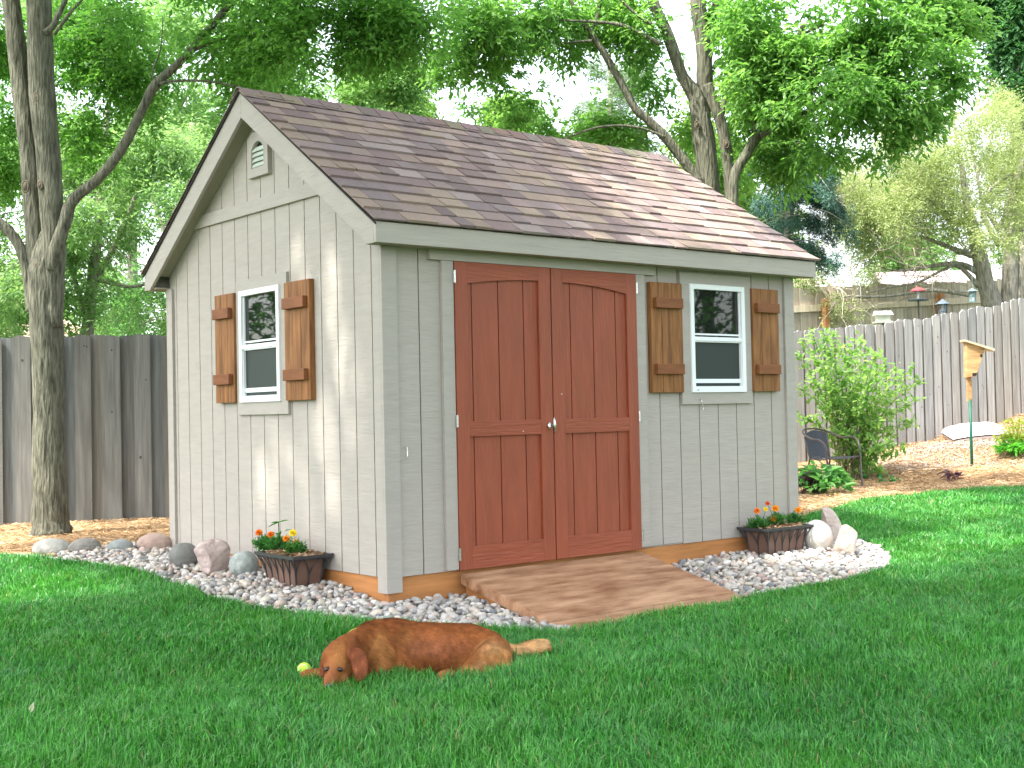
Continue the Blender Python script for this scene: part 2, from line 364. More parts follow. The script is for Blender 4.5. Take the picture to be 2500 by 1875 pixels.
# dark drip edge seen below the shingles, and the ridge caps
for xx in (-OG - .012, L_ + OG + .004):
    for sg in (-1, 1):
        ye = W_ / 2 + sg * (W_ / 2 + OF + .012); yy = W_ / 2 + sg * .0005
        MB().prism([(xx, yy, roofz(yy, .012)), (xx, ye, roofz(ye, .012)), (xx, ye, roofz(ye, .024)), (xx, yy, roofz(yy, .024))], (.008, 0, 0)).build('drip_edge', M['drip'], shed)
rc = MB(); x = -OG - .024; rnd = random.Random(11)
while x < L_ + OG:
    xe = min(x + .15, L_ + OG + .024); base = PAL[rnd.choice([0, 1, 3, 4, 6])]; c = tuple(q * rnd.uniform(.8, 1.0) for q in base)
    hh = .010; w = .145; z0 = HR - .003
    def cap(xx, lift): return [(xx, W_ / 2 - w * .83, z0 - SL * w * .83 + lift), (xx, W_ / 2 - .012, z0 + lift + .002), (xx, W_ / 2 + .012, z0 + lift + .002), (xx, W_ / 2 + w * .83, z0 - SL * w * .83 + lift)]
    a1 = cap(x, hh); a2 = cap(xe + .02, .003); lo = cap(x, .001)
    rc.add(a1 + a2 + lo, [(0, 4, 5, 1), (1, 5, 6, 2), (2, 6, 7, 3), (0, 1, 9, 8), (1, 2, 10, 9), (2, 3, 11, 10)], c); x = xe
rc.build('ridge_cap', M['shingle'], shed, col=True)
# gable band and louvred vent
b = MB(); z0, z1 = 2.288, 2.376
ya = W_ / 2 - (HR - .10 - z0) / SL; yb = W_ / 2 + (HR - .10 - z0) / SL; yc = W_ / 2 - (HR - .10 - z1) / SL; yd = W_ / 2 + (HR - .10 - z1) / SL
b.prism([(-.0215, ya, z0), (-.0215, yb, z0), (-.0215, yd, z1), (-.0215, yc, z1)], (.021, 0, 0)); b.build('gable_band', M['trim'], shed, bevel=.002)
vy0, vy1, vz0, vz1 = 1.268, 1.545, 2.518, 2.815
def ventframe():
    b = MB(); x = -.032; ym = (vy0 + vy1) / 2; iy0, iy1 = vy0 + .055, vy1 - .055; iz0, izs = vz0 + .06, vz1 - .115
    arc = [(iy0 + (iy1 - iy0) * t, izs + .05 * math.sin(math.pi * t) ** .8) for t in np.linspace(0, 1, 11)]
    b.prism([(x, vy0, vz0), (x, vy1, vz0), (x, vy1, iz0), (x, vy0, iz0)], (.031, 0, 0))
    b.prism([(x, vy0, iz0), (x, iy0, iz0), (x, iy0, izs), (x, vy0, izs)], (.031, 0, 0))
    b.prism([(x, iy1, iz0), (x, vy1, iz0), (x, vy1, izs), (x, iy1, izs)], (.031, 0, 0))
    for (a, za), (c, zc) in zip(arc[:-1], arc[1:]): b.prism([(x, a, za), (x, c, zc), (x, c, vz1 - .035), (x, a, vz1 - .035)], (.031, 0, 0))
    b.prism([(x, vy0, izs), (x, iy0, izs), (x, iy0, vz1 - .035), (x, vy0, vz1 - .035)], (.031, 0, 0)); b.prism([(x, iy1, izs), (x, vy1, izs), (x, vy1, vz1 - .035), (x, iy1, vz1 - .035)], (.031, 0, 0))
    b.prism([(x, vy0, vz1 - .035), (x, vy1, vz1 - .035), (x, vy1 - .07, vz1), (x, vy0 + .07, vz1)], (.031, 0, 0))
    return b, iy0, iy1, iz0, izs
vb, iy0, iy1, iz0, izs = ventframe(); vf = vb.build('gable_vent', M['trim'], shed)
bx('vent_back', M['dark'], vf, -.003, -.0005, iy0, iy1, iz0, izs + .05, 0)
for k in range(4):
    z = iz0 + .006 + k * .034
    MB().prism([(-.024, iy0 + .002, z), (-.028, iy0 + .002, z + .006), (-.006, iy0 + .002, z + .036), (-.004, iy0 + .002, z + .030)], (0, iy1 - iy0 - .004, 0)).build('louver', M['vent'], vf)
# door surround
bx('door_trim', M['trim'], shed, .402, .487, -.026, -.0005, .006, 1.838, .002)
bx('door_trim', M['trim'], shed, 2.008, 2.094, -.026, -.0005, .012, 1.838, .002)
bx('door_header', M['trimh'], shed, .313, 2.19, -.032, -.0005, 1.8385, 1.8985, .002)
bx('gap_shade', M['dark'], shed, .49, 2.005, -.004, -.0006, .0, 1.837, 0)  # black sheet behind both leaves, painting the shade in the door gaps
# doors
def door(x0, x1, arc, grooves, left):
    y = -.034; d = MB(); st = .092; ix0, ix1 = x0 + (st if left else .097), x1 - (.097 if left else st)
    d0 = MB(); xs = [x0 + .01] + grooves + [x1 - .01]
    for a, c in zip(xs[:-1], xs[1:]): d0.box(a + (.004 if a > x0 + .011 else 0), c - (.004 if c < x1 - .011 else 0), y + .018, y + .027, .02, 1.82)
    d0.box(x0 + .01, x1 - .01, y + .0272, y + .029, .02, 1.82)
    root = d0.build('door', M['door'], shed)
    fr = M['doorf']
    MB().box(x0, ix0, y, y + .0178, 0, 1.836).build('stile', M['door'], root, bevel=.002)
    MB().box(ix1, x1, y, y + .0178, 0, 1.836).build('stile', M['door'], root, bevel=.002)
    MB().box(ix0 + .0003, ix1 - .0003, y + .0005, y + .0178, 0, .137).build('rail', fr, root, bevel=.002)
    MB().box(ix0 + .0003, ix1 - .0003, y + .0005, y + .0178, .79, .882).build('rail', fr, root, bevel=.002)
    t = MB(); n = 14; P = [(ix0 + (ix1 - ix0) * i / n) for i in range(n + 1)]
    pts = [(ix0 + .0003, y + .0005, 1.836)] + [(q, y + .0005, arc(q)) for q in P] + [(ix1 - .0003, y + .0005, 1.836)]
    pts[1] = (ix0 + .0003,) + pts[1][1:]; pts[-2] = (ix1 - .0003,) + pts[-2][1:]
    for i in range(n): t.prism([(P[i] + (.0003 if i == 0 else 0), y + .0005, arc(P[i])), (P[i + 1] - (.0003 if i == n - 1 else 0), y + .0005, arc(P[i + 1])), (P[i + 1] - (.0003 if i == n - 1 else 0), y + .0005, 1.836), (P[i] + (.0003 if i == 0 else 0), y + .0005, 1.836)], (0, .0172, 0))
    t.build('arched_rail', fr, root)
    hx = x0 - .003 if left else x1 + .003
    for hz in (1.745, .885, .095):
        h = MB().tube([(hx, y - .004, hz - .037), (hx, y - .004, hz + .037)], .0055, 8); h.box(hx - .006, hx + .006, y - .0015, y + .003, hz - .036, hz + .036); h.build('hinge', M['metal'], root)
    return root
arcf = lambda x: 1.752 - .052 * ((x - 1.19) / .66) ** 2 if x < 1.25 else 1.752 - .05 * ((x - 1.31) / .6) ** 2
dl = door(.491, 1.2415, arcf, [.625, .83, 1.03], True)
dr = door(1.2505, 2.004, arcf, [1.42, 1.62, 1.82], False)
h = MB(); hx, hz, hy = 1.222, .845, -.036
h.lathe([(0, -.002), (.012, -.002), (.015, .004), (.012, .012), (0, .014)], 0, 0, 0, 14)
h.v = [(hx - .018 + v[0], hy - v[2], hz - .004 + v[1] * 1.6) for v in h.v]
h.tube([(hx + .004, hy, hz), (hx + .004, hy - .028, hz)], .006, 8)
h.build('handle_plate', M['metal'], dl, smooth=True)
h = MB(); h.tube([(hx + .006, hy - .03, hz - .052), (hx + .002, hy - .034, hz - .03), (hx, hy - .036, hz), (hx - .001, hy - .034, hz + .03), (hx - .003, hy - .03, hz + .05)], [.002, .006, .0095, .007, .003], 10); h.build('door_handle', M['metal'], dl, smooth=True)

for (sx_, sz_, dd_) in ((.995, .812, dl), (1.318, 1.04, dr)):
    MB().prism([(sx_ + .0045 * math.cos(q_), -.0352 if dd_ is dl else -.0362, sz_ + .003 * math.sin(q_)) for q_ in np.linspace(0, 2 * math.pi, 9)[:-1]], (0, .0016, 0)).build('screw_head', M['white'], dd_)
# windows (built in local frame: s along the wall, z up, o outward) and shutters
def window(Pf, s0, s1, z0, z1, trimbox):
    """Pf(s, o) -> (x, y) on that wall"""
    def B(a, c, za, zb, o0, o1):
        P, Q = Pf(a, o0), Pf(c, o1); return (min(P[0], Q[0]), max(P[0], Q[0]), min(P[1], Q[1]), max(P[1], Q[1]), za, zb)
    ts0, ts1, tz0, tz1 = trimbox
    tb = MB()
    for a, c, za, zb in ((ts0, ts1, tz0, z0 + .01), (ts0, ts1, z1 - .01, tz1), (ts0, s0 + .01, z0 + .01, z1 - .01), (s1 - .01, ts1, z0 + .01, z1 - .01)): tb.box(*B(a, c, za, zb, .0004, .021))
    tr = tb.build('window_trim', M['trim'], shed, bevel=.0015)
    fb = MB(); fw = .036
    for a, c, za, zb in ((s0, s0 + fw, z0, z1), (s1 - fw, s1, z0, z1), (s0 + fw, s1 - fw, z0, z0 + .043), (s0 + fw, s1 - fw, z1 - fw, z1)): fb.box(*B(a, c, za, zb, .006, .034))
    fr = fb.build('window', M['white'], shed, bevel=.002)
    zm = z0 + (z1 - z0) * .492
    i0, i1 = s0 + fw, s1 - fw
    mb_ = MB().box(*B(i0, i1, zm - .012, zm + .017, .004, .03)); mb_.build('meeting_rail', M['white'], fr, bevel=.002)
    up = MB(); up.box(*B(i0 + .008, i1 - .008, zm + .030, zm + .042, .004, .012)); up.box(*B(i0, i0 + .008, zm + .017, z1 - fw, .004, .014)); up.box(*B(i1 - .008, i1, zm + .017, z1 - fw, .004, .014)); up.build('sash', M['white'], fr)
    MB().box(*B(i0 + .0085, i1 - .0085, zm + .018, z1 - fw, .001, .0035)).build('pane', M['glass'], fr)
    lo = MB(); lo.box(*B(i0 + .004, i1 - .004, z0 + .066, z0 + .095, .002, .012)); lo.box(*B(i0, i0 + .006, z0 + .043, zm - .012, .004, .022)); lo.box(*B(i1 - .006, i1, z0 + .043, zm - .012, .004, .022)); lo.box(*B(i0, i1, zm - .02, zm - .0125, .004, .022)); lo.build('sash', M['white'], fr)
    MB().box(*B(i0 + .006, i1 - .006, z0 + .0435, zm - .02, .0005, .0015)).build('insect_screen', M['screen'], fr)
    if Pf(0, 1)[1] < 0:
        MB().box(*B(i0 + .01, i0 + .03, z0 + .014, z0 + .018, .034, .0345)).build('weep_slot', M['dark'], fr)
    return fr
def shutter(Pf, s0, s1, z0, z1, label=None):
    def B(a, c, za, zb, o0, o1):
        P, Q = Pf(a, o0), Pf(c, o1); return (min(P[0], Q[0]), max(P[0], Q[0]), min(P[1], Q[1]), max(P[1], Q[1]), za, zb)
    b = MB(); w = (s1 - s0) / 3; o = .0215
    for k in range(3): b.box(*B(s0 + k * w + (.0012 if k else 0), s0 + (k + 1) * w - (.0012 if k < 2 else 0), z0, z1, .0006, o + .018 + (.0008 if k == 1 else 0)))
    root = b.build('shutter', M['cedar'], shed, label, bevel=.0025)
    for za, zb in ((z0 + .125, z0 + .195), (z0 + .575, z0 + .645)):
        MB().box(*B(s0 + .022, s1 - .022, za, zb, o + .019, o + .051)).build('batten', M['cedarh'], root, bevel=.003)
PF = lambda s, o: (s, -o)
PL = lambda s, o: (-o, s)
window(PF, 2.534, 3.106, 1.042, 1.801, (2.444, 3.182, .960, 1.880))
shutter(PF, 2.135, 2.4425, 1.043, 1.794); shutter(PF, 3.1835, 3.476, 1.045, 1.796)
window(PL, 1.158, 1.706, 1.034, 1.782, (1.072, 1.765, .950, 1.857))
shutter(PL, 1.766, 2.046, 1.036, 1.780); shutter(PL, .760, 1.0705, 1.034, 1.782)
# hook on the window trim, hook on the left wall
hk = MB(); hk.tube([(2.62, -.022, .992), (2.62, -.035, .99), (2.621, -.036, .975), (2.63, -.036, .94), (2.635, -.037, .925), (2.628, -.038, .916), (2.617, -.038, .918)], .0032, 6); hk.build('door_hook', M['metal'], shed, smooth=True)
hk = MB(); hk.tube([(.135, -.002, .745), (.135, -.016, .745), (.137, -.017, .735), (.139, -.017, .69), (.135, -.018, .68), (.13, -.018, .684)], .003, 6); hk.build('door_hook', M['metal'], shed, smooth=True)

# ------------------------------------------------------------------ ramp
rp = thing('wooden_ramp', 'brown stained plank ramp sloping from the red doors to the lawn', 'ramp', (1.25, -.5, -.25))
yt, zt_, yf, zf = -.032, -.018, -.965, -.238
nb = 7; rnd = random.Random(5)
pl = MB()
for k in range(nb):
    t0, t1 = k / nb, (k + 1) / nb
    ya, za, yb, zb = yt + (yf - yt) * t0, zt_ + (zf - zt_) * t0, yt + (yf - yt) * t1, zt_ + (zf - zt_) * t1
    e = .0012; dz = .0 if k < nb - 1 else -.006
    c = rnd.uniform(.9, 1.1)
    pl.prism([(.505, ya - e, za + dz), (.505, yb + e, zb + dz), (.505, yb + e, zb - .034 + dz), (.505, ya - e, za - .034 + dz)], (1.495, 0, 0))
pl.build('ramp_planks', M['ramp'], rp, bevel=.002)
for x in (.495, 1.9925):
    MB().prism([(x, yt, zt_ - .0015), (x, yf - .004, zf - .0075), (x, yf - .004, zf - .06), (x, yt, zt_ - .06)], (.0095, 0, 0)).build('edge_board', M['ramp'], rp)
for x in (.53, 1.23, 1.93):
    MB().prism([(x, yt, zt_ - .036), (x, yf + .05, zf - .036), (x, yf + .05, -.34), (x, yt, -.34)][:2] + [(x, yf + .3, -.30), (x, yt, -.30)], (.038, 0, 0)).build('stringer', M['skid'], rp)
# ------------------------------------------------------------------ regions of the ground
def poly(pts, dz=0): return [tuple(ong(u, v, dz)) for u, v in pts]
edge_front = poly([(158, 1375), (240, 1388), (330, 1400), (420, 1430), (500, 1461), (566, 1477), (620, 1490), (696, 1502), (786, 1514), (862, 1521), (1000, 1533), (1110, 1540), (1232, 1546), (1300, 1548), (1392, 1549)])
edge_right = poly([(1812, 1470), (1874, 1457), (1961, 1442), (2048, 1426), (2123, 1410), (2167, 1392), (2179, 1372), (2165, 1354), (2142, 1340), (2110, 1330), (2060, 1318), (2010, 1300)])
gravel_l = edge_front + [(.55, -.9, 0), (.55, .12, 0), (.1, .12, 0), (.1, 2.9, 0)] + poly([(420, 1335), (380, 1328), (290, 1342), (200, 1345), (110, 1352)])
gravel_r = [(1.95, .1, 0), (1.95, -.9, 0)] + edge_right + [(3.75, .15, 0), (3.3, .15, 0)]
mulch_l = poly([(-700, 1352), (-300, 1356), (0, 1363), (90, 1364), (158, 1375), (110, 1352), (200, 1345), (290, 1342), (380, 1328), (424, 1333)]) + [(.2, 2.9, 0), (2, 3, 0), (6, 3, 0), (6, 6.2, 0), (0, 7.5, 0), (-6, 9, 0)]
mulch_r = [(3.62, -.02, 0)] + poly([(1960, 1290), (1967, 1268), (2000, 1256), (2038, 1247), (2085, 1233), (2119, 1223), (2153, 1219), (2253, 1212), (2351, 1200), (2500, 1194), (2800, 1180)]) + [(19, 3.6, 0), (10, 5.4, 0), (4, 6.4, 0), (3, 3, 0)]
def region(x, y, P): return inpoly(x, y, P)
shedmask = lambda x, y: (x > .02) & (x < L_ - .02) & (y > .02) & (y < W_ - .02)
rampmask = lambda x, y: (x > .5) & (x < 2.0) & (y > -.985) & (y < .1)

# ------------------------------------------------------------------ ground sheet
def grid_xy():
    a = np.concatenate([np.arange(-120, -8, 8.), np.arange(-8, 16, .25), np.arange(16, 40, 2.), np.arange(40, 200, 12.)])
    b = np.concatenate([np.arange(-120, -8, 8.), np.arange(-8, 12, .25), np.arange(12, 40, 2.), np.arange(40, 260, 12.)])
    return a, b
gx, gy = grid_xy(); X, Y = np.meshgrid(gx, gy, indexing='ij'); Z = H(X, Y) - .012
# gravel beds sit a little lower than the turf and the pebbles fill them
V = np.stack([X.ravel(), Y.ravel(), Z.ravel()], 1); nx, ny = len(gx), len(gy)
i = np.arange(nx - 1)[:, None] * ny + np.arange(ny - 1)[None]; F = np.stack([i, i + ny, i + ny + 1, i + 1], -1).reshape(-1, 4)
g = meshobj('ground', V, F, M['soil'], smooth=True); g['kind'] = 'structure'

# ------------------------------------------------------------------ grass
def in_view(x, y, z, margin=60):
    d = np.stack([x, y, z], -1) - CAM; dz = d @ CF; u = 1250 + FPX * (d @ CR) / dz; v = 937.5 - FPX * (d @ CU) / dz
    return (dz > 2) & (u > -margin) & (u < 2500 + margin) & (v < 1875 + margin * 2), dz
DOGPTS = [(900, 640, .55), (1100, 640, .6), (1300, 640, .6), (1500, 640, .6), (1640, 620, .5), (740, 660, .45), (560, 690, .35), (420, 720, .3), (360, 735, .25), (240, 665, .2), (1210, 668, .25), (1280, 668, .2), (150, 668, .25), (200, 672, .3), (1230, 690, .22)]
DOGXY = []
for zx, zy, q in DOGPTS:
    p = ong(700 + zx * .31646, 1450 + zy * .31646); DOGXY.append((p[0] + .632 * q * .22, p[1] + .775 * q * .22, q * .22))
def dogfoot(x, y):
    k = np.zeros(len(x), bool)
    for a, b, r in DOGXY: k |= np.hypot(x - a, y - b) < r
    return k
def grass():
    out = []; bands = [(3.6, 6.2, 15000, .95), (6.2, 8.5, 11000, 1.15), (8.5, 11.5, 7500, 1.5), (11.5, 17, 4500, 2.1)]
    for d0, d1, dens, wf in bands:
        # sample the camera-side wedge of lawn between two distances
        hw = d1 * .62; area = (d1 - d0) * 2 * hw; n = int(area * dens)
        dd = RNG.uniform(d0, d1, n); lat = RNG.uniform(-hw, hw, n)
        f = np.array([.632, .775]); f /= np.linalg.norm(f); r = np.array([f[1], -f[0]])
        x = CAM[0] + f[0] * dd + r[0] * lat; y = CAM[1] + f[1] * dd + r[1] * lat; z = H(x, y)
        ok, _ = in_view(x, y, z, 520)
        ok &= ~inpoly(x, y, gravel_l) & ~inpoly(x, y, gravel_r) & ~inpoly(x, y, mulch_l) & ~inpoly(x, y, mulch_r) & ~((x > -.03) & (x < L_ + .03) & (y > -.03)) & ~rampmask(x, y) & (y < 9)
        # patchy density
        nn = vnoise(np.stack([x, y, z * 0], 1), 2.2, 1) * .6 + vnoise(np.stack([x, y, z * 0], 1), 9, 2) * .4
        ok &= RNG.uniform(0, 1, n) < .55 + .7 * nn
        ok &= ~dogfoot(x, y)
        out.append(np.stack([x[ok], y[ok], z[ok], np.full(ok.sum(), wf)], 1))
    P = np.concatenate(out); n = len(P)
    pos = P[:, :3]; wf = P[:, 3]
    q = np.stack([pos[:, 0], pos[:, 1], pos[:, 0] * 0], 1)
    tuft = vnoise(q, 7, 4); big = vnoise(q, 1.3, 5)
    ang = vnoise(q, 4.5, 3) * 9 + RNG.normal(0, 1.5, n)
    lean = np.abs(RNG.normal(.55, .42, n)) + .25 * (tuft - .5)
    h = RNG.uniform(.028, .080, n) * (.75 + .5 * tuft) * (.85 + .3 * big); w = RNG.uniform(.0017, .0034, n) * wf
    dxy = np.stack([np.cos(ang), np.sin(ang), np.zeros(n)], 1); fa = ang + RNG.normal(math.pi / 2, .7, n); side = np.stack([np.cos(fa), np.sin(fa), np.zeros(n)], 1)
    up = np.array([0, 0, 1.])
    l = lean[:, None]; hh = h[:, None]; ww = w[:, None]
    p0 = pos - up * .01
    p1 = pos + up * hh * .55 + dxy * hh * .28 * l; p2 = pos + up * hh * (.98 - .25 * l) + dxy * hh * .95 * l
    V = np.stack([p0 - side * ww, p0 + side * ww, p1 + side * ww * .85, p1 - side * ww * .85, p2], 1).reshape(-1, 3)
    b = np.arange(n)[:, None] * 5
    T = np.concatenate([b + [0, 1, 2], b + [0, 2, 3], b + [3, 2, 4]]).astype(np.int32)
    t = RNG.uniform(0, 1, n)[:, None]; c = np.array([.024, .155, .022]) * (1 - t) + np.array([.135, .43, .095]) * t
    blu = (vnoise(q, 3, 8)[:, None] - .5); c = c * (1 + .30 * (big[:, None] - .5)) * np.array([1, 1, 1.]) + blu * np.array([-.008, .0, .028])
    dry = RNG.uniform(0, 1, n) < .018; c[dry] = [.30, .27, .13]
    lightb = RNG.uniform(0, 1, n) < .07; c[lightb] *= 1.5
    C = np.repeat(np.clip(c, .005, 1), 5, 0)
    o = meshobj('lawn_grass', V, T, M['grass'], cols=C); tag(o, 'lush mown green lawn around the shed and the dog', 'grass', kind='stuff')
grass()

# ------------------------------------------------------------------ pebbles
def ico(sub):
    bm = bmesh.new(); bmesh.ops.create_icosphere(bm, subdivisions=sub, radius=1); V = np.array([v.co[:] for v in bm.verts]); F = np.array([[v.index for v in f.verts] for f in bm.faces]); bm.free(); return V, F
IV, IF = ico(2)
PROT = []
for k in range(14):
    s = np.array([RNG.uniform(.9, 1.35), RNG.uniform(.7, 1.0), RNG.uniform(.5, .78)])
    d = 1 + .28 * (vnoise(IV, 1.3, k + 30) - .5)[:, None] + .1 * (vnoise(IV, 3, k + 60) - .5)[:, None]
    PROT.append(IV * d * s)
PCOL = np.array([(.66, .63, .60), (.60, .56, .52), (.48, .47, .47), (.72, .70, .68), (.36, .36, .38), (.58, .46, .41), (.68, .58, .50), (.24, .26, .29), (.50, .38, .35), (.62, .60, .50), (.44, .42, .38), (.78, .76, .75)])
PW = np.array([5, 4, 4, 5, 2.2, 2, 2, 1.1, 1, 1.5, 2, 2.5]); PW /= PW.sum()
def gravel(P, lift=0):
    xs = [p[0] for p in P]; ys = [p[1] for p in P]; pts = []
    for layer, (sp, dz) in enumerate(((.040, .002), (.050, .022))):
        x, y = np.meshgrid(np.arange(min(xs), max(xs), sp), np.arange(min(ys), max(ys), sp)); x = x.ravel() + RNG.uniform(-.45, .45, x.size) * sp; y = y.ravel() + RNG.uniform(-.45, .45, y.size) * sp
        ok = inpoly(x, y, P) & ~shedmask(x, y) & ~((x > .0) & (x < L_) & (y > .0)) 
        if layer == 1: ok &= ~((x > .53) & (x < 1.97) & (y > -.93) & (y < .1))
        x, y = x[ok], y[ok]; z = H(x, y) + dz + RNG.uniform(-.006, .008, len(x)); pts.append(np.stack([x, y, z], 1))
    P_ = np.concatenate(pts); n = len(P_); r = RNG.lognormal(math.log(.0205), .24, n).clip(.012, .036)
    VV = []; FF = []; CC = []; nv = len(IV)
    pk = RNG.integers(0, len(PROT), n); cols = PCOL[RNG.choice(len(PCOL), n, p=PW)] * RNG.uniform(.55, .84, (n, 1)) * np.array([1.02, .99, .96])
    for i in range(n):
        a, b_, c_ = RNG.uniform(0, 6.28), RNG.normal(0, .35), RNG.normal(0, .35)
        ca, sa = math.cos(a), math.sin(a); Rz = np.array([[ca, -sa, 0], [sa, ca, 0], [0, 0, 1]]); Rx = np.array([[1, 0, 0], [0, math.cos(b_), -math.sin(b_)], [0, math.sin(b_), math.cos(b_)]]); Ry = np.array([[math.cos(c_), 0, math.sin(c_)], [0, 1, 0], [-math.sin(c_), 0, math.cos(c_)]])
        VV.append(PROT[pk[i]] * r[i] @ (Rz @ Rx @ Ry).T + P_[i])
    VV = np.concatenate(VV); FF = (IF[None] + (np.arange(n) * nv)[:, None, None]).reshape(-1, 3); CC = np.repeat(cols, nv, 0)
    return VV, FF, CC
a, b_, c_ = gravel(gravel_l); o = meshobj('gravel', a, b_, M['pebble'], cols=c_, smooth=True); tag(o, 'pale mixed river pebbles between the gable side of the shed, the ramp and the lawn', 'gravel', kind='stuff')
a, b_, c_ = gravel(gravel_r); o = meshobj('gravel', a, b_, M['pebble'], cols=c_, smooth=True); tag(o, 'pale mixed river pebbles to the right of the ramp ending in a rounded tip', 'gravel', kind='stuff')
# lawn edging strips
def strip(P, h, t, dz=0):
    P = spline([(p[0], p[1], 0) for p in P], 4); b = MB(); n = len(P); V = []
    for i, p in enumerate(P):
        q = P[min(i + 1, n - 1)] - P[max(i - 1, 0)]; q = np.array([-q[1], q[0], 0]); q /= np.linalg.norm(q) + 1e-9; z = Hs(p[0], p[1]) + dz
        for o_, zz in ((0, -.03), (0, h), (t, h), (t, -.03)): V.append((p[0] + q[0] * o_, p[1] + q[1] * o_, z + zz))
    F = [(i * 4 + j, i * 4 + (j + 1) % 4, (i + 1) * 4 + (j + 1) % 4, (i + 1) * 4 + j) for i in range(n - 1) for j in range(4)] + [(0, 1, 2, 3), tuple((n - 1) * 4 + q for q in (3, 2, 1, 0))]
    return b.add(V, F)
o = strip(edge_front[1:-1], .026, .008).build('lawn_edging', M['edging']); tag(o, 'thin black edging strip between lawn and pebbles behind the dog', 'edging')
o = strip(edge_right[:-3], .026, .008).build('lawn_edging', M['edging']); tag(o, 'thin black edging strip curving round the right hand pebble bed', 'edging')
o = strip(poly([(-60, 1360), (0, 1362), (50, 1363), (100, 1367), (150, 1375), (200, 1381)]), .034, .012).build('lawn_edging', M['edgegrey']); tag(o, 'pale grey edging strip between lawn and straw mulch at far left', 'edging')

# ------------------------------------------------------------------ mulch
def mulch(P, n, name, label, bbox=None, chips=None):
    xs = [p[0] for p in P]; ys = [p[1] for p in P]; x0, x1, y0, y1 = bbox or (min(xs), max(xs), min(ys), max(ys))
    x = RNG.uniform(x0, x1, n); y = RNG.uniform(y0, y1, n); ok = inpoly(x, y, P) & ~((x > -.01) & (x < L_ + .01) & (y > -.01) & (y < W_ + .01)) & in_view(x, y, H(x, y), 520)[0]
    x, y = x[ok], y[ok]; n = len(x); q = np.stack([x, y, x * 0], 1)
    z = H(x, y) + .0 + RNG.uniform(0, .018, n) + .022 * vnoise(q, 5, 6)
    chip = np.zeros(n, bool)
    if chips: chip = chips(x, y) > RNG.uniform(0, 1, n)
    ln = np.where(chip, RNG.uniform(.02, .05, n), RNG.uniform(.035, .12, n)); wd = np.where(chip, RNG.uniform(.006, .012, n), RNG.uniform(.0022, .006, n)); a = RNG.uniform(0, 6.28, n); tl = RNG.normal(0, .16, n)
    d = np.stack([np.cos(a) * np.cos(tl), np.sin(a) * np.cos(tl), np.sin(tl)], 1); s = np.stack([-np.sin(a), np.cos(a), RNG.normal(0, .4, n)], 1); c0 = np.stack([x, y, z], 1)
    L2 = ln[:, None] / 2; W2 = wd[:, None] / 2; bend = np.stack([-np.sin(a), np.cos(a), np.zeros(n)], 1) * RNG.normal(0, .15, n)[:, None] * ln[:, None] + np.array([0, 0, .006])
    V = np.stack([c0 - d * L2 - s * W2, c0 - d * L2 + s * W2, c0 + bend + s * W2, c0 + bend - s * W2, c0 + d * L2 + s * W2 * .4, c0 + d * L2 - s * W2 * .4], 1).reshape(-1, 3)
    b = np.arange(n)[:, None] * 6; F = np.concatenate([b + [0, 1, 2, 3], b + [3, 2, 4, 5]]).astype(np.int32)
    pal = np.array([(.56, .39, .21), (.48, .32, .16), (.66, .50, .30), (.36, .24, .13), (.62, .44, .24), (.72, .58, .39)]); c = pal[RNG.integers(0, len(pal), n)] * RNG.uniform(.66, 1.0, (n, 1)) * np.array([1.03, .97, .95])
    pc = np.array([(.42, .34, .28), (.30, .24, .20), (.52, .44, .38), (.24, .18, .15)]); c[chip] = pc[RNG.integers(0, 4, chip.sum())]
    o = meshobj(name, V, F, M['mulch'], cols=np.repeat(c, 6, 0)); tag(o, label, 'mulch', kind='stuff')
mulch(mulch_l, 100000, 'straw_mulch', 'golden shredded mulch under the left tree in front of the fence', (-4, 4.5, 3, 8))
chipf = lambda x, y: np.clip(1.3 - np.hypot((x - 12.0) / 2.6, (y - 3.3) / 1.1), 0, 1) * 1.2
mulch(mulch_r, 190000, 'straw_mulch', 'orange shredded mulch bed behind the shed up to the right hand fence', (3.5, 17, -.3, 6.4), chipf)
# soil sheet beneath the mulch
M['mulchbed'] = mat('mulch_bed', (.30, .18, .09), .95, .4, (30, 30, 30))
for P in (mulch_l, mulch_r):
    xs = np.arange(min(p[0] for p in P), max(p[0] for p in P), .2); ys = np.arange(min(p[1] for p in P), max(p[1] for p in P), .2)
    X, Y = np.meshgrid(xs, ys, indexing='ij'); ok = inpoly(X.ravel(), Y.ravel(), P).reshape(X.shape); Z = H(X, Y) + .004; ny = len(ys)
    V = np.stack([X.ravel(), Y.ravel(), Z.ravel()], 1); F = []
    for i in range(len(xs) - 1):
        for j in range(ny - 1):
            if ok[i, j] and ok[i + 1, j] and ok[i, j + 1] and ok[i + 1, j + 1]: F.append((i * ny + j, (i + 1) * ny + j, (i + 1) * ny + j + 1, i * ny + j + 1))
    o = meshobj('ground', V, F, M['mulchbed'], smooth=True); o['kind'] = 'structure'

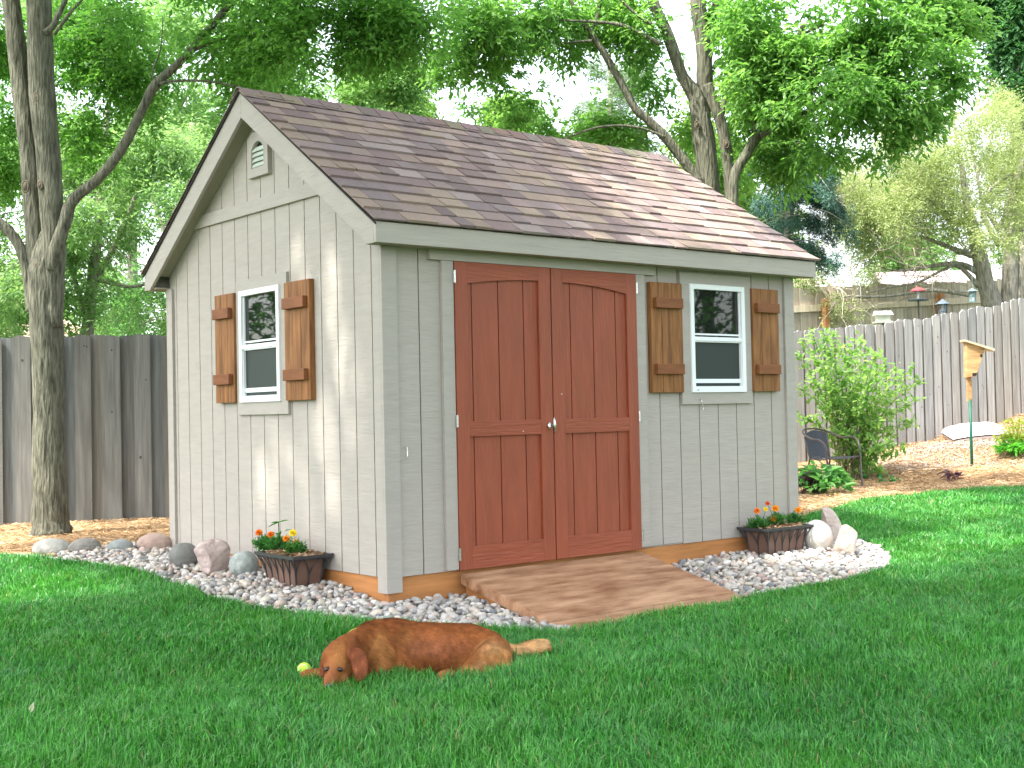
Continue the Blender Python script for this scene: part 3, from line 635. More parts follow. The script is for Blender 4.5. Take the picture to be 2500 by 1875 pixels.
# ------------------------------------------------------------------ boulders
RV, RF = ico(5)
def rock(pu, pv, w, h, dpt, D=None, col=(.4, .4, .4), ang=0, seed=1, label='', rough=.02, sink=.18, pos=None, tilt=0, vein=None, squash=None, point=0):
    P = ong(pu, pv) if pos is None else np.array(pos)      # base centre of the near side
    V = RV.copy(); rg = np.random.default_rng(seed)
    p = 2.0; V = V * (1 + .16 * (vnoise(V, .9, seed)[:, None] - .5))
    if ang:
        for _ in range(ang):
            n = unit(rg.normal(0, 1, 3)); n[2] *= .8; n = unit(n); c = rg.uniform(.50, .74); d = V @ n - c; V = V - np.where(d[:, None] > 0, d[:, None] * n * .93, 0)
    V = V * (1 + rough * 2 * (vnoise(V, 4, seed + 9)[:, None] - .5) + rough * (vnoise(V, 11, seed + 5)[:, None] - .5) + rough * .5 * (vnoise(V, 27, seed + 6)[:, None] - .5))
    mn, mx = V.min(0), V.max(0); V = (V - (mn + mx) / 2) / (mx - mn) * 2
    if point: V[:, :2] *= (1 - point * (V[:, 2:3] + 1) / 2)
    V = V * np.array([w / 2, dpt / 2, h / 2])
    ca, sa = math.cos(tilt), math.sin(tilt); V = np.stack([V[:, 0] * ca - V[:, 2] * sa, V[:, 1], V[:, 0] * sa + V[:, 2] * ca], 1)
    f = np.array([.632, .775, 0]); f /= np.linalg.norm(f); r = np.array([f[1], -f[0], 0])
    W = P + r * V[:, :1] + f * (V[:, 1:2] + dpt * .35) + np.array([0, 0, 1]) * (V[:, 2:3] + h / 2 - h * sink)
    m_ = vein
    o = meshobj('boulder', W - P, RF, m_, None, smooth=not ang, local=True); o.location = Vector(P)
    tag(o, label, 'boulder', 'boulders round the shed'); return o
def rockmat(name, c, c2, sc=7, bump=.006):
    return mat(name, c, .85, .2, (sc, sc, sc), bump, (38, 38, 38), c2=c2, det=9)
rock(118, 1358, .285, .155, .2, col=0, vein=rockmat('rock_white', (.22, .22, .20), (.50, .49, .46)), seed=2, label='whitish rounded boulder at the far left end of the row', rough=.03)
rock(198, 1354, .245, .14, .2, vein=rockmat('rock_grey', (.17, .165, .15), (.30, .285, .26)), seed=3, label='grey brown boulder second from the left in the row', rough=.03, tilt=.12)
rock(289, 1351, .19, .12, .15, vein=rockmat('rock_blue', (.20, .23, .23), (.32, .34, .34)), seed=4, label='small blue grey domed boulder in the row left of the shed', rough=.02)
rock(371, 1347, .26, .16, .2, vein=rockmat('rock_pink', (.34, .23, .19), (.50, .38, .33)), seed=5, label='smooth pinkish tan boulder beside the far corner of the shed', rough=.02)
rock(443, 1390, .20, .19, .2, vein=rockmat('rock_dark', (.15, .15, .145), (.25, .245, .23), 4), seed=26, label='dark grey boulder leaning on the left of the big angular pink rock', rough=.02, sink=.1, tilt=-.3)
rock(514, 1412, .228, .262, .2, vein=rockmat('rock_rose', (.40, .29, .27), (.64, .53, .50), 9, .012), seed=12, ang=9, label='large jagged rose pink rock standing beside the shed wall', rough=.035, sink=.04)
rock(592, 1412, .19, .18, .17, vein=rockmat('rock_speckle', (.24, .27, .26), (.42, .45, .43), 22), seed=7, label='round speckled grey green boulder behind the left planter', rough=.02, sink=.06)
rock(2003, 1349, .215, .245, .2, vein=rockmat('rock_egg', (.56, .52, .46), (.74, .71, .67), 5), seed=28, label='smooth white egg shaped boulder beside the right planter', rough=.008, sink=.05, tilt=.35)
rock(2072, 1362, .215, .24, .19, vein=rockmat('rock_tan', (.50, .36, .28), (.70, .58, .50), 9, .012), seed=33, ang=11, label='angular tan pink rock at the right front of the rock group', rough=.035, sink=.03, point=.25)
rock(2034, 1330, .20, .30, .16, vein=rockmat('rock_mauve', (.46, .35, .31), (.64, .54, .49), 9, .012), seed=19, ang=10, label='tall pink wedge rock standing behind the white egg shaped boulder', rough=.03, sink=.03, point=.45, tilt=.2)
rock(1962, 1312, .26, .13, .12, vein=rockmat('rock_slab', (.50, .37, .28), (.60, .47, .38), 9), seed=41, ang=6, label='low tan slab rock hidden behind the right planter', rough=.02, sink=.1)

# ------------------------------------------------------------------ fences
def fence_boards(p0, p1, name, label, pitch, bw, h, proud, colr, zf=None, dogear=0, t=.018, seed=1, ragged=.02, knots=True):
    p0 = np.array(p0[:2]); p1 = np.array(p1[:2]); L = np.linalg.norm(p1 - p0); d = (p1 - p0) / L; nrm = np.array([d[1], -d[0]])   # towards camera
    if nrm @ (CAM[:2] - p0) < 0: nrm = -nrm
    root = thing(name, label, 'fence', (p0[0], p0[1], Hs(*p0)))
    rg = random.Random(seed); bs = MB(); n = int(L / pitch)
    for k in range(n):
        s = k * pitch; c0 = p0 + d * s; off = proud if k % 2 == 0 else 0
        w = bw * rg.uniform(.93, 1.05); z0 = (zf or Hs)(*c0) - .05; z1 = z0 + .05 + h + rg.uniform(-ragged, ragged) * .6; lean = rg.uniform(-.004, .004)
        a = c0 + nrm * off; tw = rg.uniform(-.004, .004)
        def q(ss, zz, o=0): pt = a + d * (ss + lean * (zz - z0)) + nrm * (o + tw * ss / w); return (pt[0], pt[1], zz)
        e = .025 if dogear else .006
        P = [q(0, z0), q(w, z0), q(w, z1 - e), q(w - e, z1 - rg.uniform(0, .012)), q(e, z1), q(0, z1 - e * rg.uniform(.5, 1))]
        f = rg.uniform(.78, 1.18); c = [cc * f for cc in colr]; g_ = rg.uniform(-.02, .02); c = (c[0] + g_ * .5, c[1], c[2] - g_ * .5)
        bs.prism(P, (nrm[0] * t, nrm[1] * t, 0), c)
        if knots and k % 2 == 0:
            for _ in range(rg.choice([0, 1, 1, 2, 3])):
                ks, kz, kr = rg.uniform(.03, w - .03), rg.uniform(z0 + .2, z1 - .1), rg.uniform(.008, .017)
                bs.add([q(ks + kr * .8 * math.cos(t_), kz + kr * math.sin(t_), t + .0008) for t_ in np.linspace(0, 2 * math.pi, 11)[:-1]], [tuple(range(10))], [cc * .38 for cc in c])
    bs.build('fence_boards', M['fence'], root, col=True)
    return root, d, nrm, L
def lp(l, d): f = np.array([.632, .775]); f /= np.linalg.norm(f); r = np.array([f[1], -f[0]]); return tuple(CAM[:2] + r * l + f * d)
def rail_on(p0, p1, fd, fn, fl, fr_):
    for zr in (.45, 1.35):
        b = MB(); n = 40
        for k in range(n):
            a = np.array(p0) + fd * fl * k / n; c = np.array(p0) + fd * fl * (k + 1) / n; V = []
            for q in (a, c):
                z = Hs(*q) + zr
                for o_, zz in ((-.036, 0), (-.002, 0), (-.002, .085), (-.036, .085)): V.append((q[0] + fn[0] * o_, q[1] + fn[1] * o_, z + zz))
            b.add(V, [(0, 1, 5, 4), (1, 2, 6, 5), (2, 3, 7, 6), (3, 0, 4, 7)], (.26, .24, .21))
        b.build('fence_rail', M['fence'], fr_, col=True)
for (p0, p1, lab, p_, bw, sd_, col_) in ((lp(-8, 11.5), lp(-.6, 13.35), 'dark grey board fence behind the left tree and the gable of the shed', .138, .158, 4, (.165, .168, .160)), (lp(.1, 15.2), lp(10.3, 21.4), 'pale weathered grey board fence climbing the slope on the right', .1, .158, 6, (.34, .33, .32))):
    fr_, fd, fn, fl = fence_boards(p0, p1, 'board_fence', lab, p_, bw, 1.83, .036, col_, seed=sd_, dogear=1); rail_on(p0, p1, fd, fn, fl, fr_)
# ------------------------------------------------------------------ foliage tools
def leafmesh(pos, d, ln, wd, cols, six=False, nrmj=.6, flat=None):
    n = len(pos); d = unit(d); ref = RNG.normal(0, nrmj, (n, 3)) + np.array([0, 0, 1.]) if flat is None else flat
    s = unit(np.cross(d, ref)); nn = unit(np.cross(s, d)); L = ln[:, None]; w = wd[:, None] / 2
    if six:
        V = np.stack([pos, pos + d * L * .3 - s * w + nn * w * .35, pos + d * L * .68 - s * w * .62 + nn * w * .1, pos + d * L - nn * L * .12, pos + d * L * .68 + s * w * .62 + nn * w * .1, pos + d * L * .3 + s * w + nn * w * .35], 1)
        F = [[0, 1, 2, 3], [0, 3, 4, 5]]
    else:
        V = np.stack([pos, pos + d * L * .42 - s * w + nn * w * .4, pos + d * L, pos + d * L * .42 + s * w + nn * w * .4], 1); F = [[0, 1, 2], [0, 2, 3]]
    k = V.shape[1]; b = np.arange(n)[:, None] * k
    return V.reshape(-1, 3), np.concatenate([b + f for f in F]).astype(np.int32), np.repeat(cols, k, 0)
def clump_points(clumps, n, shell=2.2):
    c = np.array([q[0] for q in clumps], float); r = np.array([q[1] if hasattr(q[1], '__len__') else (q[1],) * 3 for q in clumps], float)
    w = np.array([(q[2] if len(q) > 2 else 1.) for q in clumps]) * r.prod(1) ** .8; w /= w.sum(); i = RNG.choice(len(clumps), n, p=w)
    u = unit(RNG.normal(0, 1, (n, 3))) * (RNG.uniform(0, 1, n) ** (1 / shell))[:, None]
    return c[i] + u * r[i], u
CRN = [0]
def crown(name, material, parent, clumps, n, k=5, ln=.085, wd=.034, pal=((.05, .17, .02), (.09, .26, .03)), gate=(.9, .42), droop=.35, spread=.5, sprig=.22, six=False, shell=2.2, bias=None, avoid=None):
    global RNG
    CRN[0] += 1; RNG = np.random.default_rng(1000 + CRN[0])
    P, u = clump_points(clumps, n, shell)
    ok = vnoise(P, gate[0], int(P[0, 0] * 10) % 50) + .35 * (vnoise(P, gate[0] * 3.1, 3) - .5) > gate[1]
    if avoid is not None: ok &= avoid(P)
    P, u = P[ok], u[ok]; n = len(P)
    d = unit(u * .6 + RNG.normal(0, .55, (n, 3)) + np.array([0, 0, -droop]) + (np.array(bias) if bias is not None else 0)); d[:, 2] *= .7; d = unit(d)
    tone = RNG.uniform(0, 1, n) * .6 + vnoise(P, 1.6, 9) * .4
    pos = []; dirs = []; cc = []; side = unit(np.cross(d, np.array([0, 0, 1.]) + RNG.normal(0, .3, (n, 3))))
    lo, hi = np.array(pal[0]), np.array(pal[1])
    for j in range(k):
        t = (j // 2 + (1 if k % 2 else .5)) / (k / 2 + .5); sg = 1 if j % 2 else -1
        last = (k % 2 and j == k - 1)
        pos.append(P + d * sprig * (1.0 if last else t * .85) + RNG.normal(0, .012, (n, 3)))
        dd = d if last else d * .55 + side * sg * .8
        dirs.append(dd + RNG.normal(0, .22, (n, 3)) + np.array([0, 0, -.18]))
        q = np.clip(tone + RNG.normal(0, .12, n), 0, 1)[:, None]; cc.append(lo * (1 - q) + hi * q)
    pos = np.concatenate(pos); dirs = np.concatenate(dirs); cc = np.concatenate(cc); m_ = len(pos)
    L = ln * RNG.uniform(.65, 1.2, m_); Wd = wd * RNG.uniform(.7, 1.25, m_)
    V, F, C = leafmesh(pos, dirs, L, Wd, cc * RNG.uniform(.88, 1.12, (m_, 1)), six)
    return meshobj(name, V, F, material, parent, cols=C), P, d
def bpts(L, D):
    """branch path surveyed off the photograph: (u, v, radius px[, extra depth])"""
    return [tuple(at(q[0], q[1], D + (q[3] if len(q) > 3 else 0))) for q in L], [q[2] * D / FPX for q in L]
def limb(mb, L, D, k=10, n=4, rough=.22):
    P, R = bpts(L, D); S = spline(P, n); rr = np.interp(np.linspace(0, 1, len(S)), np.linspace(0, 1, len(R)), R)
    mb.tube(S, list(rr), k, rough=rough); return S
def twigs(mb, centers, n, ln, r, gravity=-.1, seed=1, segs=5, dirb=(0, 0, 0), kk=4):
    rg = np.random.default_rng(seed)
    for _ in range(n):
        c, rad_ = centers[rg.integers(len(centers))]; p = np.array(c) + rg.normal(0, .4, 3) * rad_; d = unit(rg.normal(0, 1, 3) + np.array(dirb)); pts = [p]
        for s in range(segs): d = unit(d + rg.normal(0, .33, 3) + np.array([0, 0, gravity])); p = p + d * ln / segs * rg.uniform(.6, 1.3); pts.append(p)
        mb.tube(pts, list(np.linspace(r, r * .3, len(pts))), kk, cap=False)
def uvclumps(L): return [(at(u, v, D), r * D / FPX if not hasattr(r, '__len__') else [q * D / FPX for q in r], *w) for u, v, D, r, *w in L]

# ------------------------------------------------------------------ left shade tree
D1 = 10.9; base = ong(122, 1303)
T = thing('shade_tree', 'tall double stemmed tree with grey furrowed bark in front of the left fence', 'tree', base)
b = MB()
P, R = bpts([(124, 1318, 56), (124, 1295, 52), (123, 1250, 46), (121, 1150, 43), (119, 1000, 40), (115, 850, 41), (112, 740, 43), (110, 660, 42), (111, 600, 26), (112, 560, 8)], D1)
S = spline(P, 8); rr = np.interp(np.linspace(0, 1, len(S)), np.linspace(0, 1, len(R)), R) * .93; b.tube(S, list(rr), 28, rough=.10)
trunk = b
limb(b, [(128, 800, 24), (130, 633, 28), (124, 464, 28), (106, 253, 31), (96, 42, 30), (90, -120, 26), (84, -330, 22), (90, -600, 14)], D1 - .03, 20, 8, .12)
limb(b, [(98, 800, 22), (88, 633, 25), (81, 464, 25), (57, 253, 23), (32, 42, 22), (2, -150, 18), (-20, -400, 14), (-60, -650, 8)], D1 + .05, 18, 8, .12)
limb(b, [(124, 660, 12), (136, 610, 17), (158, 545, 16), (178, 488, 14), (236, 440, 12), (295, 367, 12.5), (350, 262, 11), (380, 207, 12), (443, 148, 9), (506, 76, 9), (565, 4, 8.5), (640, -90, 7), (720, -200, 5)], D1 - .1, 14, 6, .1)
limb(b, [(425, 165, 5), (470, 125, 4.5), (540, 96, 4), (620, 88, 3), (730, 92, 2)], D1 - .1, 7, 5)
limb(b, [(390, 205, 4), (430, 197, 3.4), (500, 198, 3), (560, 207, 2.5), (630, 225, 1.5)], D1 - .2, 7, 5)
limb(b, [(80, 760, 15), (72, 690, 15), (64, 650, 14), (50, 607, 13), (25, 568, 13), (0, 546, 13), (-60, 510, 12), (-200, 440, 9), (-350, 350, 6)], D1, 14, 6, .1)
limb(b, [(110, 80, 9), (128, 66, 8), (140, 40, 7), (158, 5, 6), (180, -60, 5), (240, -160, 3)], D1 - .1, 8, 5)
limb(b, [(132, 85, 4), (165, 40, 3.5), (190, 10, 3), (230, -30, 2)], D1 - .2, 6, 5)
limb(b, [(380, 200, 2.5), (372, 175, 2), (392, 120, 1.6), (398, 40, 1.4)], D1 - .1, 5, 4)
for q in range(10): # upper scaffold that carries the shading crown
    a = q * .63; limb(b, [(90 + 20 * math.sin(q), -250 - q * 22, 13), (90 + 330 * math.cos(a), -480 - 26 * q, 8, 1.2 * math.sin(a)), (90 + 900 * math.cos(a), -640 - 40 * q, 3, 3.5 * math.sin(a))], D1, 7, 6)
tr = b.build('trunk', M['bark'], T, smooth=True)
for (u, v, r_) in ((62, 455, 13), (92, 655, 11), (98, 452, 9), (90, 235, 10)):
    k = MB(); c = at(u, v, D1 - .125); px = D1 / FPX; pts = [c + CR * math.cos(a) * r_ * px * .55 + np.array([0, 0, 1]) * math.sin(a) * r_ * px * 1.1 for a in np.linspace(0, 2 * math.pi, 15)[:-1]]
    k.tube(pts + [pts[0]], .009, 6, cap=False); k.prism([c + (p_ - c) * .8 - CF * .006 for p_ in pts], CF * .02); k.build('branch_scar', M['scar'], tr, smooth=True)
cl = uvclumps([(230, 60, 11.7, 130), (400, 50, 11.3, 140), (560, 50, 11.0, 140), (720, 50, 10.7, 150), (880, 55, 10.7, 140), (1010, 40, 10.7, 110), (300, 190, 11.9, 100), (540, 200, 11.5, 105), (690, 170, 10.9, 110), (810, 140, 10.7, 90, .6),
   (210, 330, 11.9, 75), (240, 385, 11.7, 60), (40, 290, 12.1, 75), (15, 420, 11.9, 65), (10, 130, 12.2, 90), (350, 310, 11.7, 45), (620, 270, 11.2, 50, .7), (180, 180, 12.2, 80), (470, 250, 11.7, 60, .5), (450, 130, 11.7, 100), (150, 60, 12.7, 90), (-80, 350, 11.7, 90), (-60, 100, 11.7, 120), (640, 90, 12.3, 130), (860, 120, 11.7, 70, .6)])
crown('crown', M['leaf'], T, cl, 19000, 5, .068, .027, ((.08, .23, .045), (.22, .46, .10)), (2.6, .48), .5, sprig=.16, shell=1.8, avoid=sunny)
up = [((-2.0 + RNG.normal(0, 2.4), 5.6 + RNG.normal(0, 2.3), 7.6 + abs(RNG.normal(0, 1.6))), (1.5, 1.5, 1.0)) for _ in range(26)]
crown('crown', M['leaf'], T, up, 4200, 5, .14, .06, ((.035, .13, .015), (.085, .28, .022)), (.7, .46), .3, sprig=.34, avoid=sunny)

# ------------------------------------------------------------------ tree behind the shed
D2 = 13.2; base = at(1735, 500, D2); base[2] = Hs(base[0], base[1])
T = thing('ash_tree', 'many stemmed broadleaf tree rising behind the right end of the shed roof', 'tree', base)
b = MB()
limb(b, [(1745, 1180, 34), (1742, 800, 32), (1736, 560, 30), (1731, 470, 28), (1721, 361, 26), (1707, 271, 24), (1697, 232, 19), (1664, 181, 14), (1632, 90, 14), (1599, 15, 13), (1575, -80, 11), (1540, -260, 8)], D2, 20, 6, .1)
limb(b, [(1715, 300, 18), (1718, 240, 20), (1720, 180, 20), (1717, 110, 19), (1706, 30, 19), (1700, -80, 17), (1690, -300, 12), (1680, -550, 6)], D2 + .1, 18, 6, .1)
limb(b, [(1725, 150, 12), (1738, 70, 14), (1750, 24, 15), (1762, -60, 13), (1790, -300, 8)], D2 + .2, 12, 6, .1)
limb(b, [(1752, 1120, 16), (1776, 850, 15), (1790, 620, 14), (1783, 482, 13), (1775, 377, 14), (1760, 301, 14), (1742, 250, 13), (1728, 205, 12)], D2 - .2, 14, 6, .1)
limb(b, [(1757, 290, 9), (1768, 250, 8), (1778, 218, 7), (1800, 165, 6), (1825, 133, 5.5), (1858, 117, 5), (1920, 100, 4), (2010, 60, 3)], D2 - .2, 10, 6)
limb(b, [(1790, 520, 13), (1793, 432, 12.5), (1822, 377, 12), (1852, 325, 12.5), (1876, 288, 10), (1897, 245, 9), (1925, 160, 7), (1960, 60, 5)], D2 - .5, 14, 6, .1)
limb(b, [(1858, 330, 8), (1885, 316, 6.5), (1927, 290, 6), (2000, 262, 5), (2065, 236, 4), (2150, 205, 3), (2260, 190, 2)], D2 - .7, 9, 6)
limb(b, [(1846, 320, 6), (1843, 305, 5), (1838, 296, 4), (1818, 299, 3)], D2 - .6, 6, 4)
limb(b, [(1722, 480, 13), (1697, 431, 13), (1662, 383, 12), (1623, 334, 12.5), (1581, 292, 10.5), (1551, 265, 10), (1520, 208, 9.5), (1475, 130, 8.5), (1442, 81, 9), (1412, 40, 6), (1385, -20, 5), (1350, -120, 3)], D2 - .1, 14, 6, .08)
limb(b, [(1447, 88, 6), (1455, 60, 6), (1462, 20, 6), (1472, -60, 5)], D2 - .1, 8, 4)
limb(b, [(1625, 336, 4), (1570, 314, 3.2), (1520, 307, 3), (1460, 311, 3), (1400, 330, 2.5), (1345, 350, 1.5)], D2 - .3, 7, 5)
limb(b, [(1612, 108, 6), (1569, 85, 5), (1520, 62, 4.5), (1460, 54, 4), (1380, 50, 3), (1280, 45, 2.2), (1180, 40, 1.5)], D2 - .3, 7, 5)
limb(b, [(1445, 100, 4), (1400, 103, 3), (1340, 112, 2.2), (1280, 135, 1.5)], D2 - .3, 6, 5)
limb(b, [(1590, 60, 5), (1560, 40, 4), (1520, 5, 3.5), (1480, -40, 3)], D2 - .3, 6, 5)
tr = b.build('trunk', M['bark'], T, smooth=True)
for (u, v, r_, dd) in ((1702, 305, 9, .12), (1773, 352, 9, .27), (1790, 468, 6, .3)):
    k = MB(); c = at(u, v, D2 - dd); px = D2 / FPX; pts = [c + CR * math.cos(a) * r_ * px * .65 + np.array([0, 0, 1]) * math.sin(a) * r_ * px * 1.05 for a in np.linspace(0, 2 * math.pi, 15)[:-1]]
    k.tube(pts + [pts[0]], .009, 6, cap=False); k.prism([c + (p_ - c) * .8 - CF * .006 for p_ in pts], CF * .02); k.build('branch_scar', M['scar'], tr, smooth=True)
cl = uvclumps([(2010, 90, 12.2, 150, 1.5), (1860, 70, 12.6, 120), (2160, 110, 12.2, 140, 1.5), (2270, 130, 12.4, 100), (1900, 200, 12.4, 120, 1.3), (2060, 200, 12.0, 120, 1.3), (2180, 230, 12, 95), (1960, 330, 12.4, 85), (2090, 310, 12.2, 60, .8), (1860, 420, 13, 75, .9), (1930, 420, 12.8, 55, .6), (2060, 380, 12.2, 35, .9),
   (1800, 170, 13.2, 80, .8), (1770, 60, 13.4, 80), (1560, 80, 13.2, 75, .8), (1470, 30, 13.4, 90), (1380, 40, 13, 80, .7), (1300, 50, 12.8, 95), (1180, 50, 12.6, 110), (1080, 110, 12.6, 90), (1200, 160, 13, 60, .6), (1390, 120, 13.2, 45, .7), (1285, 235, 13.2, 48, .6), (1250, 285, 13.2, 36, .7), (1350, 335, 13.6, 55, 1.2), (1440, 310, 13.8, 60, 1.2), (1520, 340, 13.6, 70, 1.2), (1580, 250, 13.8, 55, .6), (1600, 180, 13.8, 50, .5),
   (1460, 200, 13.6, 40, .4), (1660, 320, 13.8, 50, 1.1), (1640, 400, 14, 60, 1.2), (1400, 220, 13.6, 30, .4), (1830, 300, 13.8, 60, .9), (1760, 420, 14.2, 70, .8), (2050, 20, 12.6, 140), (2250, 20, 12.8, 120), (2360, 60, 12.8, 70, .8), (2330, 190, 12.4, 60, .8), (2240, 300, 12.2, 55, .9), (2170, 350, 12.2, 45, .9), (2120, 410, 12.3, 32, .8), (2010, 340, 12.6, 70), (2290, 250, 12.3, 50, .8), (2000, 265, 12.6, 60, 1.2), (1950, 300, 12.8, 55, 1.2), (2110, 350, 12.6, 55), (1660, 90, 13.6, 45, .7), (1640, 20, 13.6, 50, .7), (1570, 150, 13.6, 45, .7), (1880, 380, 12.9, 60), (1530, 10, 13.5, 60, .8), (1000, 150, 12.8, 50, .7), (1150, 250, 13.4, 40, .5), (1840, 240, 13, 60)])
crown('crown', M['leaf'], T, cl, 21500, 5, .078, .032, ((.085, .23, .05), (.27, .50, .13)), (2.6, .49), .45, sprig=.17, six=True, shell=1.8)
up = [((base[0] + RNG.normal(0, 2.4), base[1] + RNG.normal(0, 2.2), 7.6 + abs(RNG.normal(0, 1.4))), (1.4, 1.4, 1.0)) for _ in range(18)]
crown('crown', M['leaf'], T, up, 4200, 5, .15, .065, ((.04, .14, .015), (.09, .29, .022)), (.7, .46), .3, sprig=.34, avoid=sunny)

# ------------------------------------------------------------------ background trees
def simpletree(name, label, pu, D, trunks, clumps, n, material, thick=10, barkm='barkthin', grp='trees beyond the fence', tw=0, **kw):
    p = at(pu, 900, D); p[2] = Hs(p[0], p[1]); T = thing(name, label, 'tree', p, grp); b = MB()
    for L in trunks: limb(b, L, D, thick, 5, .12)
    if tw: twigs(b, [(c[0], c[1] if not hasattr(c[1], '__len__') else c[1][0]) for c in clumps], tw, kw.pop('twl', 1.0), .012, seed=pu % 97)
    b.build('trunk', M[barkm], T, smooth=True); crown('crown', material, T, clumps, n, **kw); return T
rg = random.Random(9)
def scatter(u0, u1, v0, v1, D0, D1_, n, r0, r1, test=None):
    o = []
    while len(o) < n:
        u, v = rg.uniform(u0, u1), rg.uniform(v0, v1)
        if test and not test(u, v): continue
        o.append((u, v, rg.uniform(D0, D1_), rg.uniform(r0, r1)))
    return o
gap = lambda u, v: not (235 < u < 350 and 560 < v < 700 and rg.random() < .6) and not (325 < u < 430 and 440 < v < 640 and rg.random() < .45)
simpletree('maple_tree', 'feathery light green tree directly beyond the left fence', 210, 19, [[(200, 1100, 16), (215, 800, 15), (235, 600, 12), (250, 420, 9), (270, 200, 6)], [(215, 800, 8), (170, 640, 6), (120, 500, 4)], [(225, 700, 8), (300, 560, 6), (350, 420, 4)], [(228, 680, 7), (330, 700, 4), (420, 660, 2)]],
   uvclumps(scatter(-150, 480, 340, 800, 17.5, 20.5, 74, 46, 85, gap)), 15500, M['leaf'], k=7, ln=.09, wd=.030, pal=((.12, .25, .09), (.30, .45, .20)), gate=(1.5, .45), droop=.7, sprig=.28, tw=40)
simpletree('maple_tree', 'darker green tree to the right of the feathery one behind the shed gable', 430, 21, [[(440, 1100, 14), (450, 800, 13), (455, 600, 10), (470, 300, 7)], [(452, 700, 7), (400, 560, 5), (360, 450, 3)]],
   uvclumps(scatter(300, 620, 380, 830, 20, 23, 34, 45, 80, gap)), 6800, M['leaf'], k=7, ln=.09, wd=.034, pal=((.07, .20, .06), (.18, .38, .13)), gate=(1.5, .47), droop=.5, sprig=.28)
simpletree('maple_tree', 'tall pale green tree far behind the left tree crown', 330, 27, [[(330, 1050, 14), (325, 700, 13), (320, 400, 10), (300, 100, 7)], [(322, 500, 7), (420, 300, 5), (500, 150, 3)]],
   uvclumps(scatter(-50, 760, -20, 420, 25, 29, 66, 50, 95)), 15000, M['leafpale'], k=6, ln=.13, wd=.05, pal=((.15, .31, .10), (.32, .50, .20)), gate=(1.1, .47), droop=.5, sprig=.35)
simpletree('maple_tree', 'hazy pale green tree above the middle of the shed roof ridge', 960, 30, [[(960, 1050, 14), (955, 500, 12), (950, 250, 9), (930, 60, 6)], [(953, 320, 6), (1030, 200, 4)], [(953, 300, 6), (880, 180, 4)]],
   uvclumps(scatter(640, 1010, 80, 320, 28, 32, 34, 38, 70, lambda u, v: not (v < 190 and u < 860))), 8200, M['leafpale'], k=6, ln=.13, wd=.05, pal=((.13, .28, .08), (.26, .42, .14)), gate=(.8, .44), droop=.5, sprig=.35)
simpletree('maple_tree', 'distant small green tree showing under the branches above the roof ridge', 1260, 33, [[(1260, 1050, 12), (1255, 500, 10), (1250, 330, 8)]],
   uvclumps(scatter(1010, 1330, 260, 420, 31, 35, 16, 34, 55)), 3600, M['leafpale'], k=6, ln=.14, wd=.06, pal=((.13, .28, .06), (.26, .42, .10)), gate=(.8, .42), droop=.5, sprig=.35)
# pine top seen through the branches
simpletree('pine_tree', 'soft grey green pine top seen between the branches of the ash', 1500, 28, [[(1500, 1050, 12), (1495, 500, 10), (1490, 250, 7), (1488, 120, 3)]],
   uvclumps(scatter(1430, 1590, 130, 420, 27, 29, 20, 26, 46)), 4200, M['needle'], k=9, ln=.16, wd=.016, pal=((.16, .25, .13), (.30, .40, .24)), gate=(.9, .36), droop=-.1, sprig=.2)
simpletree('spruce_tree', 'deep green tree filling the view between the ash stems above the roof', 1750, 24, [[(1760, 1050, 12), (1760, 500, 10), (1765, 300, 7)]],
   uvclumps(scatter(1560, 1960, 150, 560, 23, 26, 22, 40, 62, lambda u, v: v > 250 or u > 1760)), 5000, M['leafpale'], k=6, ln=.13, wd=.045, pal=((.13, .26, .05), (.28, .42, .10)), gate=(.9, .43), droop=.4, sprig=.35)
# blue spruce with drooping boughs beside the roof end
D3 = 20.0; p = at(1960, 900, D3); p[2] = Hs(p[0], p[1]); T = thing('spruce_tree', 'dark blue green spruce with drooping boughs just past the roof end', 'tree', p, 'trees beyond the fence')
b = MB(); limb(b, [(1900, 1000, 20), (1915, 600, 14), (1940, 450, 10), (1955, 300, 6)], D3 + .6, 10)
cls = []
for k in range(22):
    sg = rg.choice([-1, 1]); v0 = rg.uniform(380, 640); ln_ = rg.uniform(60, 150) * (1 if sg < 0 else .75); dd = rg.uniform(-.8, 1.2)
    L = [(1966, v0 - 30, 1.5, .5), (1966 + sg * ln_ * .5, v0 - 20, 1.1, dd * .5), (1966 + sg * ln_, v0 + 20, .6, dd)]; limb(b, L, D3, 5)
    for t in np.linspace(.15, 1, 6):
        cls.append((1966 + sg * ln_ * t, v0 - 30 + 45 * t * t + 14, D3 + .5 + (dd - .5) * t, (17, 17, 26)))
b.build('trunk', M['barkthin'], T, smooth=True)
cls = [(at(u, v, D), [q * D / FPX for q in r]) for u, v, D, r in cls]
crown('crown', M['needle'], T, cls, 9000, 10, .055, .010, ((.030, .085, .06), (.09, .19, .14)), (1.6, .34), 1.4, sprig=.16)

